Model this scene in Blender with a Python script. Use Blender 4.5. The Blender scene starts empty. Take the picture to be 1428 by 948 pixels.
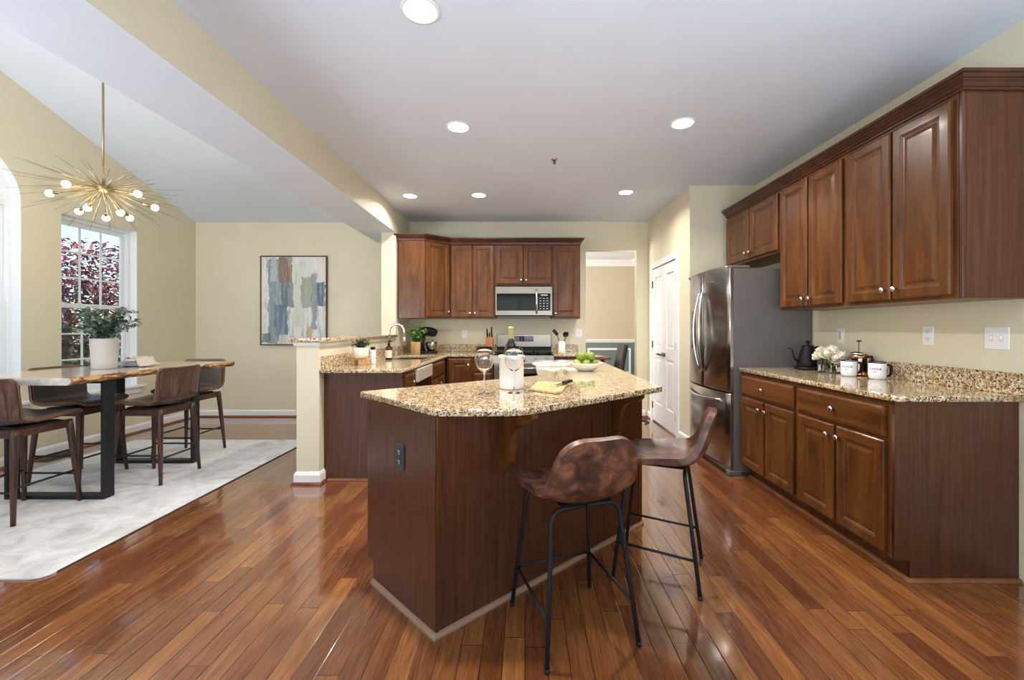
import bpy, bmesh, math, random
from mathutils import Vector, Matrix, Euler
random.seed(7)
PI = math.pi
R = math.radians
scene = bpy.context.scene
C = scene.collection

# ------------------------------------------------------------------ camera
cam_d = bpy.data.cameras.new('camera')
cam_d.sensor_width = 36.0
cam_d.lens = 595.0 / 1428.0 * 36.0
cam_d.shift_x = -18.0 / 1428.0
cam_d.shift_y = -16.0 / 1428.0
cam_d.clip_start = 0.05
cam = bpy.data.objects.new('camera', cam_d)
C.objects.link(cam)
cam.location = (0, 0, 1.24)
cam.rotation_euler = (R(90), 0, 0)
scene.camera = cam

# ------------------------------------------------------------------ colour
scene.view_settings.view_transform = 'Standard'
scene.view_settings.look = 'None'
scene.view_settings.gamma = 1
scene.view_settings.use_curve_mapping = False
scene.view_settings.exposure = 0.2

# ------------------------------------------------------------------ world
w = bpy.data.worlds.new('sky')
scene.world = w
w.use_nodes = True
nt = w.node_tree
bg = nt.nodes['Background']
sky = nt.nodes.new('ShaderNodeTexSky')
sky.sky_type = 'NISHITA'
sky.sun_disc = False
sky.sun_elevation = R(50)
sky.sun_rotation = R(60)
sky.air_density = 1.0
sky.dust_density = 0.6
nt.links.new(sky.outputs[0], bg.inputs[0])
bg.inputs[1].default_value = 0.27

def lamp(name, kind, loc, rot, energy, color=(1, 1, 1), size=None, size_y=None, **kw):
    d = bpy.data.lights.new(name, kind)
    d.energy = energy
    d.color = color
    if kind == 'AREA':
        d.shape = 'RECTANGLE'
        d.size = size
        d.size_y = size_y or size
    for k, v in kw.items():
        setattr(d, k, v)
    o = bpy.data.objects.new(name, d)
    o.location = loc
    o.rotation_euler = rot
    C.objects.link(o)
    return o

sun = lamp('sun', 'SUN', (6, 6, 12), (R(48), 0, R(150)), 4.5, (1, .95, .88), angle=R(0.8))
# sun shines from behind the back right of the house
sun.rotation_euler = Vector((-0.55, -0.45, -0.75)).to_track_quat('-Z', 'Y').to_euler()
DAY = (0.90, 0.95, 1.0)
# added fill lamps standing in for daylight at the rear openings
lamp('rear_fill_light', 'AREA', (0.6, -2.68, 1.25), (R(90), 0, 0), 16, DAY, 3.1, 2.1)
lamp('rear_fill_light', 'AREA', (-3.3, -2.68, 1.4), (R(90), 0, 0), 22, DAY, 1.9, 2.1)
# added fill without a fixture, aimed up at the ceilings from behind the camera
lamp('bounce_fill_light', 'AREA', (0.8, -0.4, 1.1), (R(164), 0, 0), 92, (0.74, 0.86, 1.0), 2.6, 1.2)
lamp('bounce_fill_light', 'AREA', (-3.7, 0.2, 1.4), (R(156), 0, 0), 100, (0.84, 0.91, 1.0), 1.6, 1.2)
# added fill lamp for the far dining room; no window is built there
lamp('far_room_fill_light', 'AREA', (-1.45, 7.8, 1.6), (R(90), 0, R(-90)), 150, (1, .95, .88), 2.0, 1.6)

# ------------------------------------------------------------------ helpers
def tag(o, label=None, cat=None, group=None, kind=None):
    if label: o['label'] = label
    if cat: o['category'] = cat
    if group: o['group'] = group
    if kind: o['kind'] = kind
    return o

def thing(name, label=None, cat=None, loc=(0, 0, 0), rz=0, group=None, kind=None):
    o = bpy.data.objects.new(name, None)
    o.empty_display_size = 0.1
    C.objects.link(o)
    o.location = loc
    o.rotation_euler = (0, 0, R(rz))
    return tag(o, label, cat, group, kind)

def kids(o):
    return [x for x in C.objects if x.parent == o]

def copy_tree(o, parent=None):
    c = o.copy()
    C.objects.link(c)
    if parent: c.parent = parent
    for ch in kids(o):
        copy_tree(ch, c)
    return c

def frame_dirs(pts, closed=False):
    n = len(pts)
    out = []
    for i in range(n):
        a = pts[(i - 1) % n] if (closed or i > 0) else pts[i]
        b = pts[(i + 1) % n] if (closed or i < n - 1) else pts[i]
        out.append((Vector(b) - Vector(a)).normalized())
    return out

class MB:
    def __init__(self):
        self.bm = bmesh.new()
        self.mi = 0
        self.M = Matrix.Identity(4)
    def _v(self, co):
        return self.bm.verts.new(self.M @ Vector(co))
    def _f(self, vs, smooth=False):
        try:
            f = self.bm.faces.new(vs)
        except ValueError:
            return None
        f.smooth = smooth
        f.material_index = self.mi
        return f
    def box(self, x0, x1, y0, y1, z0, z1, b=0, seg=1):
        v = [self._v((x, y, z)) for z in (z0, z1) for y in (y0, y1) for x in (x0, x1)]
        fs = [self._f([v[i] for i in q]) for q in
              ((0, 2, 3, 1), (4, 5, 7, 6), (0, 1, 5, 4), (2, 6, 7, 3), (0, 4, 6, 2), (1, 3, 7, 5))]
        if b:
            es = list({e for f in fs for e in f.edges})
            bmesh.ops.bevel(self.bm, geom=es, offset=b, segments=seg, affect='EDGES', profile=0.5)
        return self
    def prism(self, pts, z0, z1, b=0, seg=1):
        lo = [self._v((p[0], p[1], z0)) for p in pts]
        hi = [self._v((p[0], p[1], z1)) for p in pts]
        n = len(pts)
        fs = [self._f(lo[::-1]), self._f(hi)]
        for i in range(n):
            j = (i + 1) % n
            fs.append(self._f([lo[i], lo[j], hi[j], hi[i]]))
        if b:
            es = list({e for f in fs[:2] for e in f.edges})
            bmesh.ops.bevel(self.bm, geom=es, offset=b, segments=seg, affect='EDGES', profile=0.5)
        return self
    def prism_x(self, pts, x0, x1):      # pts are (y, z)
        lo = [self._v((x0, p[0], p[1])) for p in pts]
        hi = [self._v((x1, p[0], p[1])) for p in pts]
        n = len(pts)
        self._f(lo[::-1]); self._f(hi)
        for i in range(n):
            j = (i + 1) % n
            self._f([lo[i], lo[j], hi[j], hi[i]])
        return self
    def rings(self, rings, closed_u=True, cap0=True, cap1=True, smooth=True):
        vs = [[self._v(p) for p in r] for r in rings]
        for a, b in zip(vs, vs[1:]):
            n = len(a)
            for i in range(n if closed_u else n - 1):
                j = (i + 1) % n
                self._f([a[i], a[j], b[j], b[i]], smooth)
        if cap0: self._f(vs[0][::-1])
        if cap1: self._f(vs[-1])
        return self
    def lathe(self, prof, c=(0, 0, 0), seg=24, smooth=True, caps=True, axis='z', sx=1, sy=1):
        rs = []
        for r, z in prof:
            ring = []
            for i in range(seg):
                a = 2 * PI * i / seg
                p = (r * math.cos(a) * sx, r * math.sin(a) * sy, z)
                if axis == 'y': p = (p[0], -p[2], p[1])
                if axis == 'x': p = (p[2], p[0], p[1])
                ring.append((p[0] + c[0], p[1] + c[1], p[2] + c[2]))
            rs.append(ring)
        return self.rings(rs, True, caps, caps, smooth)
    def tube(self, pts, r, seg=10, caps=True, closed=False, flat=None):
        pts = [Vector(p) for p in pts]
        n = len(pts)
        rr = r if isinstance(r, (list, tuple)) else [r] * n
        ds = frame_dirs(pts, closed)
        up = Vector((0, 0, 1))
        if abs(ds[0].dot(up)) > 0.95: up = Vector((1, 0, 0))
        nrm = (up - ds[0] * up.dot(ds[0])).normalized()
        rs = []
        for i in range(n):
            nrm = (nrm - ds[i] * nrm.dot(ds[i])).normalized()
            bn = ds[i].cross(nrm)
            ring = []
            for k in range(seg):
                a = 2 * PI * k / seg
                ca, sa = math.cos(a), math.sin(a)
                if flat: sa *= flat
                ring.append(pts[i] + (nrm * ca + bn * sa) * rr[i])
            rs.append(ring)
        if closed: rs.append(rs[0])
        return self.rings(rs, True, caps and not closed, caps and not closed, True)
    def ico(self, c, r, sub=2, sc=(1, 1, 1)):
        m = self.M @ Matrix.Translation(c) @ Matrix.Diagonal((sc[0], sc[1], sc[2], 1))
        res = bmesh.ops.create_icosphere(self.bm, subdivisions=sub, radius=r, matrix=m)
        for f in {f for v in res['verts'] for f in v.link_faces}:
            f.smooth = True; f.material_index = self.mi
        return self
    def sweep(self, path, prof, closed=False):
        # path: xy points; prof: (offset to the right of travel, z) closed polygon
        n = len(path)
        P = [Vector((p[0], p[1])) for p in path]
        rs = []
        for i in range(n):
            if closed or 0 < i < n - 1:
                d0 = (P[i] - P[i - 1]).normalized(); d1 = (P[(i + 1) % n] - P[i]).normalized()
            elif i == 0:
                d0 = d1 = (P[1] - P[0]).normalized()
            else:
                d0 = d1 = (P[i] - P[i - 1]).normalized()
            n0 = Vector((d0.y, -d0.x)); n1 = Vector((d1.y, -d1.x))
            m = (n0 + n1).normalized()
            k = 1 / max(0.3, m.dot(n0))
            rs.append([(P[i].x + m.x * o * k, P[i].y + m.y * o * k, z) for o, z in prof])
        if closed: rs.append(rs[0])
        return self.rings(rs, True, not closed, not closed, False)
    def panel(self, w, h, prof, x0=0, z0=0, yb=0.0):
        # nested rectangles: front faces -Y. prof [(inset, depth toward viewer)]
        loops = [[(x0, yb, z0), (x0 + w, yb, z0), (x0 + w, yb, z0 + h), (x0, yb, z0 + h)]]
        for i, d in prof:
            loops.append([(x0 + i, yb - d, z0 + i), (x0 + w - i, yb - d, z0 + i),
                          (x0 + w - i, yb - d, z0 + h - i), (x0 + i, yb - d, z0 + h - i)])
        return self.rings(loops, True, True, True, False)
    def quad(self, a, b, c, d, smooth=False):
        return self._f([self._v(p) for p in (a, b, c, d)], smooth)
    def build(self, name, mat, parent=None, loc=None, rz=None, fixn=True):
        if fixn:
            bmesh.ops.recalc_face_normals(self.bm, faces=self.bm.faces)
        me = bpy.data.meshes.new(name)
        self.bm.to_mesh(me); self.bm.free()
        for m in (mat if isinstance(mat, (list, tuple)) else [mat]):
            me.materials.append(m)
        o = bpy.data.objects.new(name, me)
        C.objects.link(o)
        if parent: o.parent = parent
        if loc: o.location = loc
        if rz is not None: o.rotation_euler = (0, 0, R(rz))
        return o

def plate(loops, t, name, mat, parent=None, bev=0.0, plane='xy', at=0.0):
    """filled outline with holes, thickness t. plane xy: z from at to at+t; yz: x from at to at+t; xz: y from at to at+t"""
    cu = bpy.data.curves.new('tmp', 'CURVE')
    cu.dimensions = '2D'; cu.fill_mode = 'BOTH'
    cu.extrude = t / 2 - bev
    cu.bevel_depth = bev
    cu.bevel_resolution = 2
    cu.offset = -bev
    for lp in loops:
        s = cu.splines.new('POLY')
        s.points.add(len(lp) - 1)
        for p, q in zip(s.points, lp): p.co = (q[0], q[1], 0, 1)
        s.use_cyclic_u = True
    ob = bpy.data.objects.new('tmp', cu)
    C.objects.link(ob)
    dg = bpy.context.evaluated_depsgraph_get()
    me = bpy.data.meshes.new_from_object(ob.evaluated_get(dg))
    bpy.data.objects.remove(ob); bpy.data.curves.remove(cu)
    if plane == 'xy': M = Matrix.Translation((0, 0, at + t / 2))
    elif plane == 'yz': M = Matrix(((0, 0, 1, at + t / 2), (1, 0, 0, 0), (0, 1, 0, 0), (0, 0, 0, 1)))
    else: M = Matrix(((1, 0, 0, 0), (0, 0, -1, at + t / 2), (0, 1, 0, 0), (0, 0, 0, 1)))
    me.transform(M)
    me.materials.clear(); me.materials.append(mat)
    me.name = name
    o = bpy.data.objects.new(name, me)
    C.objects.link(o)
    if parent: o.parent = parent
    return o

def rect(x0, x1, y0, y1):
    return [(x0, y0), (x1, y0), (x1, y1), (x0, y1)]

# ------------------------------------------------------------------ materials
def newmat(name):
    m = bpy.data.materials.new(name)
    m.use_nodes = True
    return m, m.node_tree.nodes, m.node_tree.links, m.node_tree.nodes['Principled BSDF']

def plain(name, col, rough=0.5, metal=0.0, coat=0.0, emit=None, es=0, trans=0, ior=1.45, bump=0, bscale=200, spec=0.5, coatr=0.1):
    m, N, L, b = newmat(name)
    b.inputs['Base Color'].default_value = (*col, 1)
    b.inputs['Roughness'].default_value = rough
    b.inputs['Metallic'].default_value = metal
    b.inputs['Coat Weight'].default_value = coat
    b.inputs['Coat Roughness'].default_value = coatr
    b.inputs['Transmission Weight'].default_value = trans
    b.inputs['IOR'].default_value = ior
    b.inputs['Specular IOR Level'].default_value = spec
    if emit:
        b.inputs['Emission Color'].default_value = (*emit, 1)
        b.inputs['Emission Strength'].default_value = es
    # very light tonal variation keeps every surface procedural
    tc = N.new('ShaderNodeTexCoord'); nz = N.new('ShaderNodeTexNoise')
    nz.inputs['Scale'].default_value = bscale
    L.new(tc.outputs['Object'], nz.inputs['Vector'])
    if not emit and not trans:
        hs = N.new('ShaderNodeHueSaturation')
        mr = N.new('ShaderNodeMapRange')
        n2 = N.new('ShaderNodeTexNoise'); n2.inputs['Scale'].default_value = 2.5
        L.new(tc.outputs['Object'], n2.inputs['Vector'])
        mr.inputs[3].default_value = 0.96; mr.inputs[4].default_value = 1.04
        L.new(n2.outputs['Fac'], mr.inputs[0])
        L.new(mr.outputs[0], hs.inputs['Value'])
        hs.inputs['Color'].default_value = (*col, 1)
        L.new(hs.outputs[0], b.inputs['Base Color'])
    if bump:
        bp = N.new('ShaderNodeBump'); bp.inputs['Strength'].default_value = bump; bp.inputs['Distance'].default_value = 0.002
        L.new(nz.outputs['Fac'], bp.inputs['Height']); L.new(bp.outputs[0], b.inputs['Normal'])
    return m

def ramp(N, stops):
    r = N.new('ShaderNodeValToRGB')
    cr = r.color_ramp
    while len(cr.elements) > 1: cr.elements.remove(cr.elements[-1])
    cr.elements[0].position = stops[0][0]; cr.elements[0].color = (*stops[0][1], 1)
    for p, c in stops[1:]:
        e = cr.elements.new(p); e.color = (*c, 1)
    return r

def wood(name, dark, mid, light, scale=(22, 22, 1.4), rough=0.34, coat=0.12, coatr=0.12, contrast=(0.3, 0.5, 0.72)):
    m, N, L, b = newmat(name)
    tc = N.new('ShaderNodeTexCoord'); oi = N.new('ShaderNodeObjectInfo')
    add = N.new('ShaderNodeVectorMath'); add.operation = 'ADD'
    sc = N.new('ShaderNodeVectorMath'); sc.operation = 'SCALE'; sc.inputs['Scale'].default_value = 37.0
    cmb = N.new('ShaderNodeCombineXYZ')
    for k in range(3): L.new(oi.outputs['Random'], cmb.inputs[k])
    L.new(cmb.outputs[0], sc.inputs[0])
    L.new(tc.outputs['Object'], add.inputs[0]); L.new(sc.outputs[0], add.inputs[1])
    mp = N.new('ShaderNodeMapping'); mp.inputs['Scale'].default_value = scale
    L.new(add.outputs[0], mp.inputs['Vector'])
    n1 = N.new('ShaderNodeTexNoise'); n1.inputs['Scale'].default_value = 1.6; n1.inputs['Detail'].default_value = 6; n1.inputs['Distortion'].default_value = 0.6
    L.new(mp.outputs[0], n1.inputs['Vector'])
    mp2 = N.new('ShaderNodeMapping'); mp2.inputs['Scale'].default_value = (scale[0] * 7, scale[1] * 7, scale[2] * 7)
    L.new(add.outputs[0], mp2.inputs['Vector'])
    n2 = N.new('ShaderNodeTexNoise'); n2.inputs['Scale'].default_value = 1.0; n2.inputs['Detail'].default_value = 4
    L.new(mp2.outputs[0], n2.inputs['Vector'])
    mx = N.new('ShaderNodeMath'); mx.operation = 'MULTIPLY_ADD'
    L.new(n2.outputs['Fac'], mx.inputs[0]); mx.inputs[1].default_value = 0.35
    L.new(n1.outputs['Fac'], mx.inputs[2])
    sb = N.new('ShaderNodeMath'); sb.operation = 'SUBTRACT'; L.new(mx.outputs[0], sb.inputs[0]); sb.inputs[1].default_value = 0.17
    r = ramp(N, [(contrast[0], dark), (contrast[1], mid), (contrast[2], light)])
    L.new(sb.outputs[0], r.inputs[0]); L.new(r.outputs[0], b.inputs['Base Color'])
    b.inputs['Roughness'].default_value = rough
    b.inputs['Coat Weight'].default_value = coat; b.inputs['Coat Roughness'].default_value = coatr
    b.inputs['Specular IOR Level'].default_value = 0.38
    return m

M = {}
M['wall'] = plain('wall_paint', (0.73, 0.668, 0.50), 0.5, bump=0.08, bscale=300)
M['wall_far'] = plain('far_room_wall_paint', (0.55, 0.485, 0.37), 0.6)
M['wainscot'] = plain('wainscot_paint', (0.15, 0.215, 0.21), 0.5)
M['ceiling'] = plain('ceiling_paint', (0.70, 0.76, 0.86), 0.8, bump=0.05, bscale=300)
M['trim'] = plain('white_trim_paint', (0.84, 0.84, 0.86), 0.35)
M['vinyl'] = plain('white_vinyl', (0.85, 0.87, 0.9), 0.4)
CH = ((0.062, 0.0185, 0.0035), (0.105, 0.034, 0.0065), (0.155, 0.056, 0.0115))
M['cherry'] = wood('cherry_wood_upright', *CH, scale=(9, 9, 1.4))
M['cherry_h'] = wood('cherry_wood_lying', *CH, scale=(1.4, 9, 9))
M['crownwood'] = wood('dark_cherry_moulding', (0.04, 0.0125, 0.005), (0.062, 0.019, 0.007), (0.09, 0.029, 0.01), scale=(6, 6, 6))
M['cherry_p'] = wood('cherry_veneer_panel', (0.056, 0.0165, 0.0068), (0.084, 0.026, 0.0105), (0.115, 0.039, 0.016), scale=(45, 45, 1.6), rough=0.32, coat=0.15)
M['shoe'] = wood('stained_shoe_moulding', (0.12, 0.035, 0.012), (0.2, 0.07, 0.026), (0.28, 0.11, 0.045), scale=(3, 3, 3))
M['walnut'] = wood('walnut_wood', (0.035, 0.017, 0.013), (0.085, 0.043, 0.032), (0.15, 0.08, 0.058), scale=(26, 26, 1.6), rough=0.35, coat=0.15)
M['legwood'] = wood('dark_walnut_legs', (0.03, 0.012, 0.008), (0.062, 0.027, 0.019), (0.10, 0.047, 0.033), scale=(26, 26, 2.0), rough=0.35, coat=0.15)
M['plywood'] = wood('honey_plywood', (0.12, 0.055, 0.018), (0.2, 0.10, 0.034), (0.27, 0.15, 0.055), scale=(3, 3, 40), rough=0.35)
M['board'] = wood('maple_board', (0.42, 0.24, 0.09), (0.58, 0.37, 0.16), (0.68, 0.47, 0.24), scale=(40, 4, 4), rough=0.45, coat=0)
M['blockwood'] = wood('acacia_block', (0.13, 0.045, 0.015), (0.3, 0.12, 0.04), (0.45, 0.2, 0.08), scale=(20, 20, 3))
M['stand'] = wood('bamboo_stand', (0.35, 0.17, 0.04), (0.5, 0.27, 0.07), (0.6, 0.35, 0.12), scale=(20, 20, 3))
M['slab'] = wood('pale_slab_top', (0.42, 0.29, 0.19), (0.60, 0.47, 0.36), (0.72, 0.62, 0.52), scale=(7, 0.9, 7), rough=0.16, coat=0.5, coatr=0.08)
M['bark'] = wood('live_edge_bark', (0.07, 0.028, 0.01), (0.34, 0.15, 0.04), (0.62, 0.36, 0.14), scale=(9, 9, 22), rough=0.5, coat=0.1, contrast=(0.36, 0.5, 0.62))
M['slabend'] = wood('slab_end_grain', (0.42, 0.38, 0.36), (0.56, 0.53, 0.52), (0.68, 0.66, 0.66), scale=(10, 10, 14), rough=0.4)

def floor_mat():
    m, N, L, b = newmat('oak_plank_floor')
    tc = N.new('ShaderNodeTexCoord'); sep = N.new('ShaderNodeSeparateXYZ')
    L.new(tc.outputs['Object'], sep.inputs[0])
    def math_(op, a, bb=None, c=None):
        n = N.new('ShaderNodeMath'); n.operation = op
        for i, v in enumerate((a, bb, c)):
            if v is None: continue
            if isinstance(v, (int, float)): n.inputs[i].default_value = v
            else: L.new(v, n.inputs[i])
        return n.outputs[0]
    PW = 0.083
    u = math_('DIVIDE', sep.outputs['X'], PW)
    ui = math_('FLOOR', u); uf = math_('FRACT', u)
    wn = N.new('ShaderNodeTexWhiteNoise'); wn.noise_dimensions = '1D'; L.new(ui, wn.inputs['W'])
    off = math_('MULTIPLY', wn.outputs['Value'], 7.3)
    v = math_('ADD', math_('DIVIDE', sep.outputs['Y'], 0.95), off)
    vi = math_('FLOOR', v); vf = math_('FRACT', v)
    cmb = N.new('ShaderNodeCombineXYZ'); L.new(ui, cmb.inputs[0]); L.new(vi, cmb.inputs[1])
    wn2 = N.new('ShaderNodeTexWhiteNoise'); wn2.noise_dimensions = '2D'; L.new(cmb.outputs[0], wn2.inputs['Vector'])
    # grain
    c2 = N.new('ShaderNodeCombineXYZ')
    L.new(math_('MULTIPLY', sep.outputs['X'], 30), c2.inputs[0])
    L.new(math_('MULTIPLY', sep.outputs['Y'], 2.4), c2.inputs[1])
    L.new(math_('MULTIPLY', wn2.outputs['Value'], 60), c2.inputs[2])
    n1 = N.new('ShaderNodeTexNoise'); n1.inputs['Scale'].default_value = 1.3; n1.inputs['Detail'].default_value = 7; n1.inputs['Roughness'].default_value = 0.62; n1.inputs['Distortion'].default_value = 0.9
    L.new(c2.outputs[0], n1.inputs['Vector'])
    c3 = N.new('ShaderNodeCombineXYZ')
    L.new(math_('MULTIPLY', sep.outputs['X'], 260), c3.inputs[0])
    L.new(math_('MULTIPLY', sep.outputs['Y'], 9), c3.inputs[1]); L.new(vi, c3.inputs[2])
    n2 = N.new('ShaderNodeTexNoise'); n2.inputs['Scale'].default_value = 1.0; n2.inputs['Detail'].default_value = 3
    L.new(c3.outputs[0], n2.inputs['Vector'])
    g = math_('ADD', math_('MULTIPLY_ADD', n1.outputs['Fac'], 0.55, 0.10), math_('MULTIPLY', n2.outputs['Fac'], 0.42))
    r = ramp(N, [(0.34, (0.082, 0.024, 0.0078)), (0.52, (0.172, 0.055, 0.0165)), (0.66, (0.25, 0.09, 0.029)), (0.82, (0.33, 0.135, 0.048))])
    L.new(g, r.inputs[0])
    tone = N.new('ShaderNodeHueSaturation')
    L.new(math_('MULTIPLY_ADD', wn2.outputs['Value'], 0.6, 0.66), tone.inputs['Value'])
    L.new(math_('MULTIPLY_ADD', wn2.outputs['Value'], 0.014, 0.493), tone.inputs['Hue'])
    L.new(r.outputs[0], tone.inputs['Color'])
    # seams
    e1 = math_('MINIMUM', uf, math_('SUBTRACT', 1.0, uf))
    e2 = math_('MULTIPLY', math_('MINIMUM', vf, math_('SUBTRACT', 1.0, vf)), 0.95 / PW)
    e = math_('MINIMUM', e1, e2)
    seam = math_('MINIMUM', math_('DIVIDE', e, 0.03), 1.0)
    mixc = N.new('ShaderNodeMix'); mixc.data_type = 'RGBA'
    L.new(seam, mixc.inputs['Factor'])
    mixc.inputs[6].default_value = (0.02, 0.006, 0.003, 1)
    L.new(tone.outputs[0], mixc.inputs[7])
    L.new(mixc.outputs[2], b.inputs['Base Color'])
    # cupped boards: each plank has its own slight tilt and waviness
    nw = N.new('ShaderNodeTexNoise'); nw.inputs['Scale'].default_value = 3.0; nw.inputs['Detail'].default_value = 1
    c4 = N.new('ShaderNodeCombineXYZ')
    L.new(math_('MULTIPLY', sep.outputs['X'], 1.0), c4.inputs[0]); L.new(math_('MULTIPLY', sep.outputs['Y'], 0.6), c4.inputs[1]); L.new(ui, c4.inputs[2])
    L.new(c4.outputs[0], nw.inputs['Vector'])
    par = math_('MULTIPLY', math_('MULTIPLY', uf, math_('SUBTRACT', 1.0, uf)), 0.0008)
    tilt = math_('MULTIPLY', math_('MULTIPLY', math_('SUBTRACT', wn2.outputs['Value'], 0.5), math_('SUBTRACT', uf, 0.5)), 0.0011)
    h = math_('ADD', math_('ADD', par, tilt), math_('ADD', math_('MULTIPLY', seam, 0.0005), math_('ADD', math_('MULTIPLY', nw.outputs['Fac'], 0.0016), math_('MULTIPLY', n1.outputs['Fac'], 0.00018))))
    bp = N.new('ShaderNodeBump'); bp.inputs['Strength'].default_value = 0.9; bp.inputs['Distance'].default_value = 1.0
    L.new(h, bp.inputs['Height']); L.new(bp.outputs[0], b.inputs['Normal'])
    L.new(math_('MULTIPLY_ADD', n1.outputs['Fac'], 0.14, 0.10), b.inputs['Roughness'])
    b.inputs['Coat Weight'].default_value = 1.0
    b.inputs['Coat Roughness'].default_value = 0.05
    L.new(bp.outputs[0], b.inputs['Coat Normal'])
    return m
M['floor'] = floor_mat()

def granite():
    m, N, L, b = newmat('speckled_granite')
    tc = N.new('ShaderNodeTexCoord')
    n1 = N.new('ShaderNodeTexNoise'); n1.inputs['Scale'].default_value = 45; n1.inputs['Detail'].default_value = 6; n1.inputs['Roughness'].default_value = 0.7
    L.new(tc.outputs['Object'], n1.inputs['Vector'])
    r1 = ramp(N, [(0.36, (0.14, 0.07, 0.03)), (0.45, (0.44, 0.28, 0.12)), (0.54, (0.62, 0.46, 0.25)), (0.66, (0.80, 0.72, 0.56))])
    L.new(n1.outputs['Fac'], r1.inputs[0])
    v = N.new('ShaderNodeTexVoronoi'); v.inputs['Scale'].default_value = 165; v.inputs['Randomness'].default_value = 1
    L.new(tc.outputs['Object'], v.inputs['Vector'])
    sp = N.new('ShaderNodeSeparateColor'); L.new(v.outputs['Color'], sp.inputs[0])
    lt = N.new('ShaderNodeMath'); lt.operation = 'LESS_THAN'; lt.inputs[1].default_value = 0.2
    L.new(sp.outputs[0], lt.inputs[0])
    mx = N.new('ShaderNodeMix'); mx.data_type = 'RGBA'
    L.new(lt.outputs[0], mx.inputs['Factor']); L.new(r1.outputs[0], mx.inputs[6]); mx.inputs[7].default_value = (0.045, 0.03, 0.022, 1)
    lt2 = N.new('ShaderNodeMath'); lt2.operation = 'LESS_THAN'; lt2.inputs[1].default_value = 0.10
    L.new(sp.outputs[1], lt2.inputs[0])
    mx2 = N.new('ShaderNodeMix'); mx2.data_type = 'RGBA'
    L.new(lt2.outputs[0], mx2.inputs['Factor']); L.new(mx.outputs[2], mx2.inputs[6]); mx2.inputs[7].default_value = (0.80, 0.77, 0.70, 1)
    L.new(mx2.outputs[2], b.inputs['Base Color'])
    b.inputs['Roughness'].default_value = 0.09
    b.inputs['Coat Weight'].default_value = 0.4; b.inputs['Coat Roughness'].default_value = 0.04
    return m
M['granite'] = granite()

def leather():
    m, N, L, b = newmat('distressed_brown_leather')
    tc = N.new('ShaderNodeTexCoord')
    n1 = N.new('ShaderNodeTexNoise'); n1.inputs['Scale'].default_value = 15; n1.inputs['Detail'].default_value = 7; n1.inputs['Roughness'].default_value = 0.6; n1.inputs['Distortion'].default_value = 0.5
    L.new(tc.outputs['Object'], n1.inputs['Vector'])
    r = ramp(N, [(0.36, (0.042, 0.017, 0.012)), (0.5, (0.115, 0.046, 0.029)), (0.64, (0.25, 0.105, 0.06))])
    L.new(n1.outputs['Fac'], r.inputs[0]); L.new(r.outputs[0], b.inputs['Base Color'])
    b.inputs['Roughness'].default_value = 0.36
    v = N.new('ShaderNodeTexVoronoi'); v.inputs['Scale'].default_value = 260; L.new(tc.outputs['Object'], v.inputs['Vector'])
    bp = N.new('ShaderNodeBump'); bp.inputs['Strength'].default_value = 0.2; bp.inputs['Distance'].default_value = 0.001
    L.new(v.outputs['Distance'], bp.inputs['Height']); L.new(bp.outputs[0], b.inputs['Normal'])
    return m
M['leather'] = leather()
M['seatpad'] = plain('taupe_leather', (0.13, 0.105, 0.09), 0.3, bump=0.15)

def rugmat():
    m, N, L, b = newmat('mottled_grey_rug')
    tc = N.new('ShaderNodeTexCoord')
    n1 = N.new('ShaderNodeTexNoise'); n1.inputs['Scale'].default_value = 5; n1.inputs['Detail'].default_value = 9; n1.inputs['Roughness'].default_value = 0.72; n1.inputs['Distortion'].default_value = 0.8
    L.new(tc.outputs['Object'], n1.inputs['Vector'])
    r = ramp(N, [(0.32, (0.48, 0.465, 0.46)), (0.5, (0.66, 0.65, 0.65)), (0.64, (0.78, 0.77, 0.76))])
    L.new(n1.outputs['Fac'], r.inputs[0]); L.new(r.outputs[0], b.inputs['Base Color'])
    b.inputs['Roughness'].default_value = 0.95
    n2 = N.new('ShaderNodeTexNoise'); n2.inputs['Scale'].default_value = 350; L.new(tc.outputs['Object'], n2.inputs['Vector'])
    bp = N.new('ShaderNodeBump'); bp.inputs['Strength'].default_value = 0.4; bp.inputs['Distance'].default_value = 0.003
    L.new(n2.outputs['Fac'], bp.inputs['Height']); L.new(bp.outputs[0], b.inputs['Normal'])
    return m
M['rug'] = rugmat()

def steel(name, col, rough, scale):
    m, N, L, b = newmat(name)
    b.inputs['Base Color'].default_value = (*col, 1); b.inputs['Metallic'].default_value = 1
    tc = N.new('ShaderNodeTexCoord'); mp = N.new('ShaderNodeMapping'); mp.inputs['Scale'].default_value = scale
    nz = N.new('ShaderNodeTexNoise'); nz.inputs['Scale'].default_value = 1; nz.inputs['Detail'].default_value = 3
    L.new(tc.outputs['Object'], mp.inputs[0]); L.new(mp.outputs[0], nz.inputs['Vector'])
    mr = N.new('ShaderNodeMapRange'); mr.inputs[3].default_value = rough - 0.05; mr.inputs[4].default_value = rough + 0.07
    L.new(nz.outputs['Fac'], mr.inputs[0]); L.new(mr.outputs[0], b.inputs['Roughness'])
    return m
M['steel'] = steel('brushed_stainless', (0.31, 0.27, 0.23), 0.3, (300, 300, 3))
M['darksteel'] = steel('dark_stainless_door', (0.36, 0.345, 0.335), 0.2, (300, 300, 3))
M['chrome'] = plain('polished_nickel', (0.75, 0.72, 0.68), 0.15, 1)
M['brushed_handle'] = plain('satin_handle_metal', (0.66, 0.64, 0.62), 0.22, 1)
M['fridgeside'] = plain('grey_fridge_side', (0.115, 0.105, 0.10), 0.38)
M['black'] = plain('black_plastic', (0.008, 0.008, 0.009), 0.4, spec=0.25)
M['blackglass'] = plain('black_glass', (0.005, 0.005, 0.006), 0.06, spec=0.3)
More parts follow.
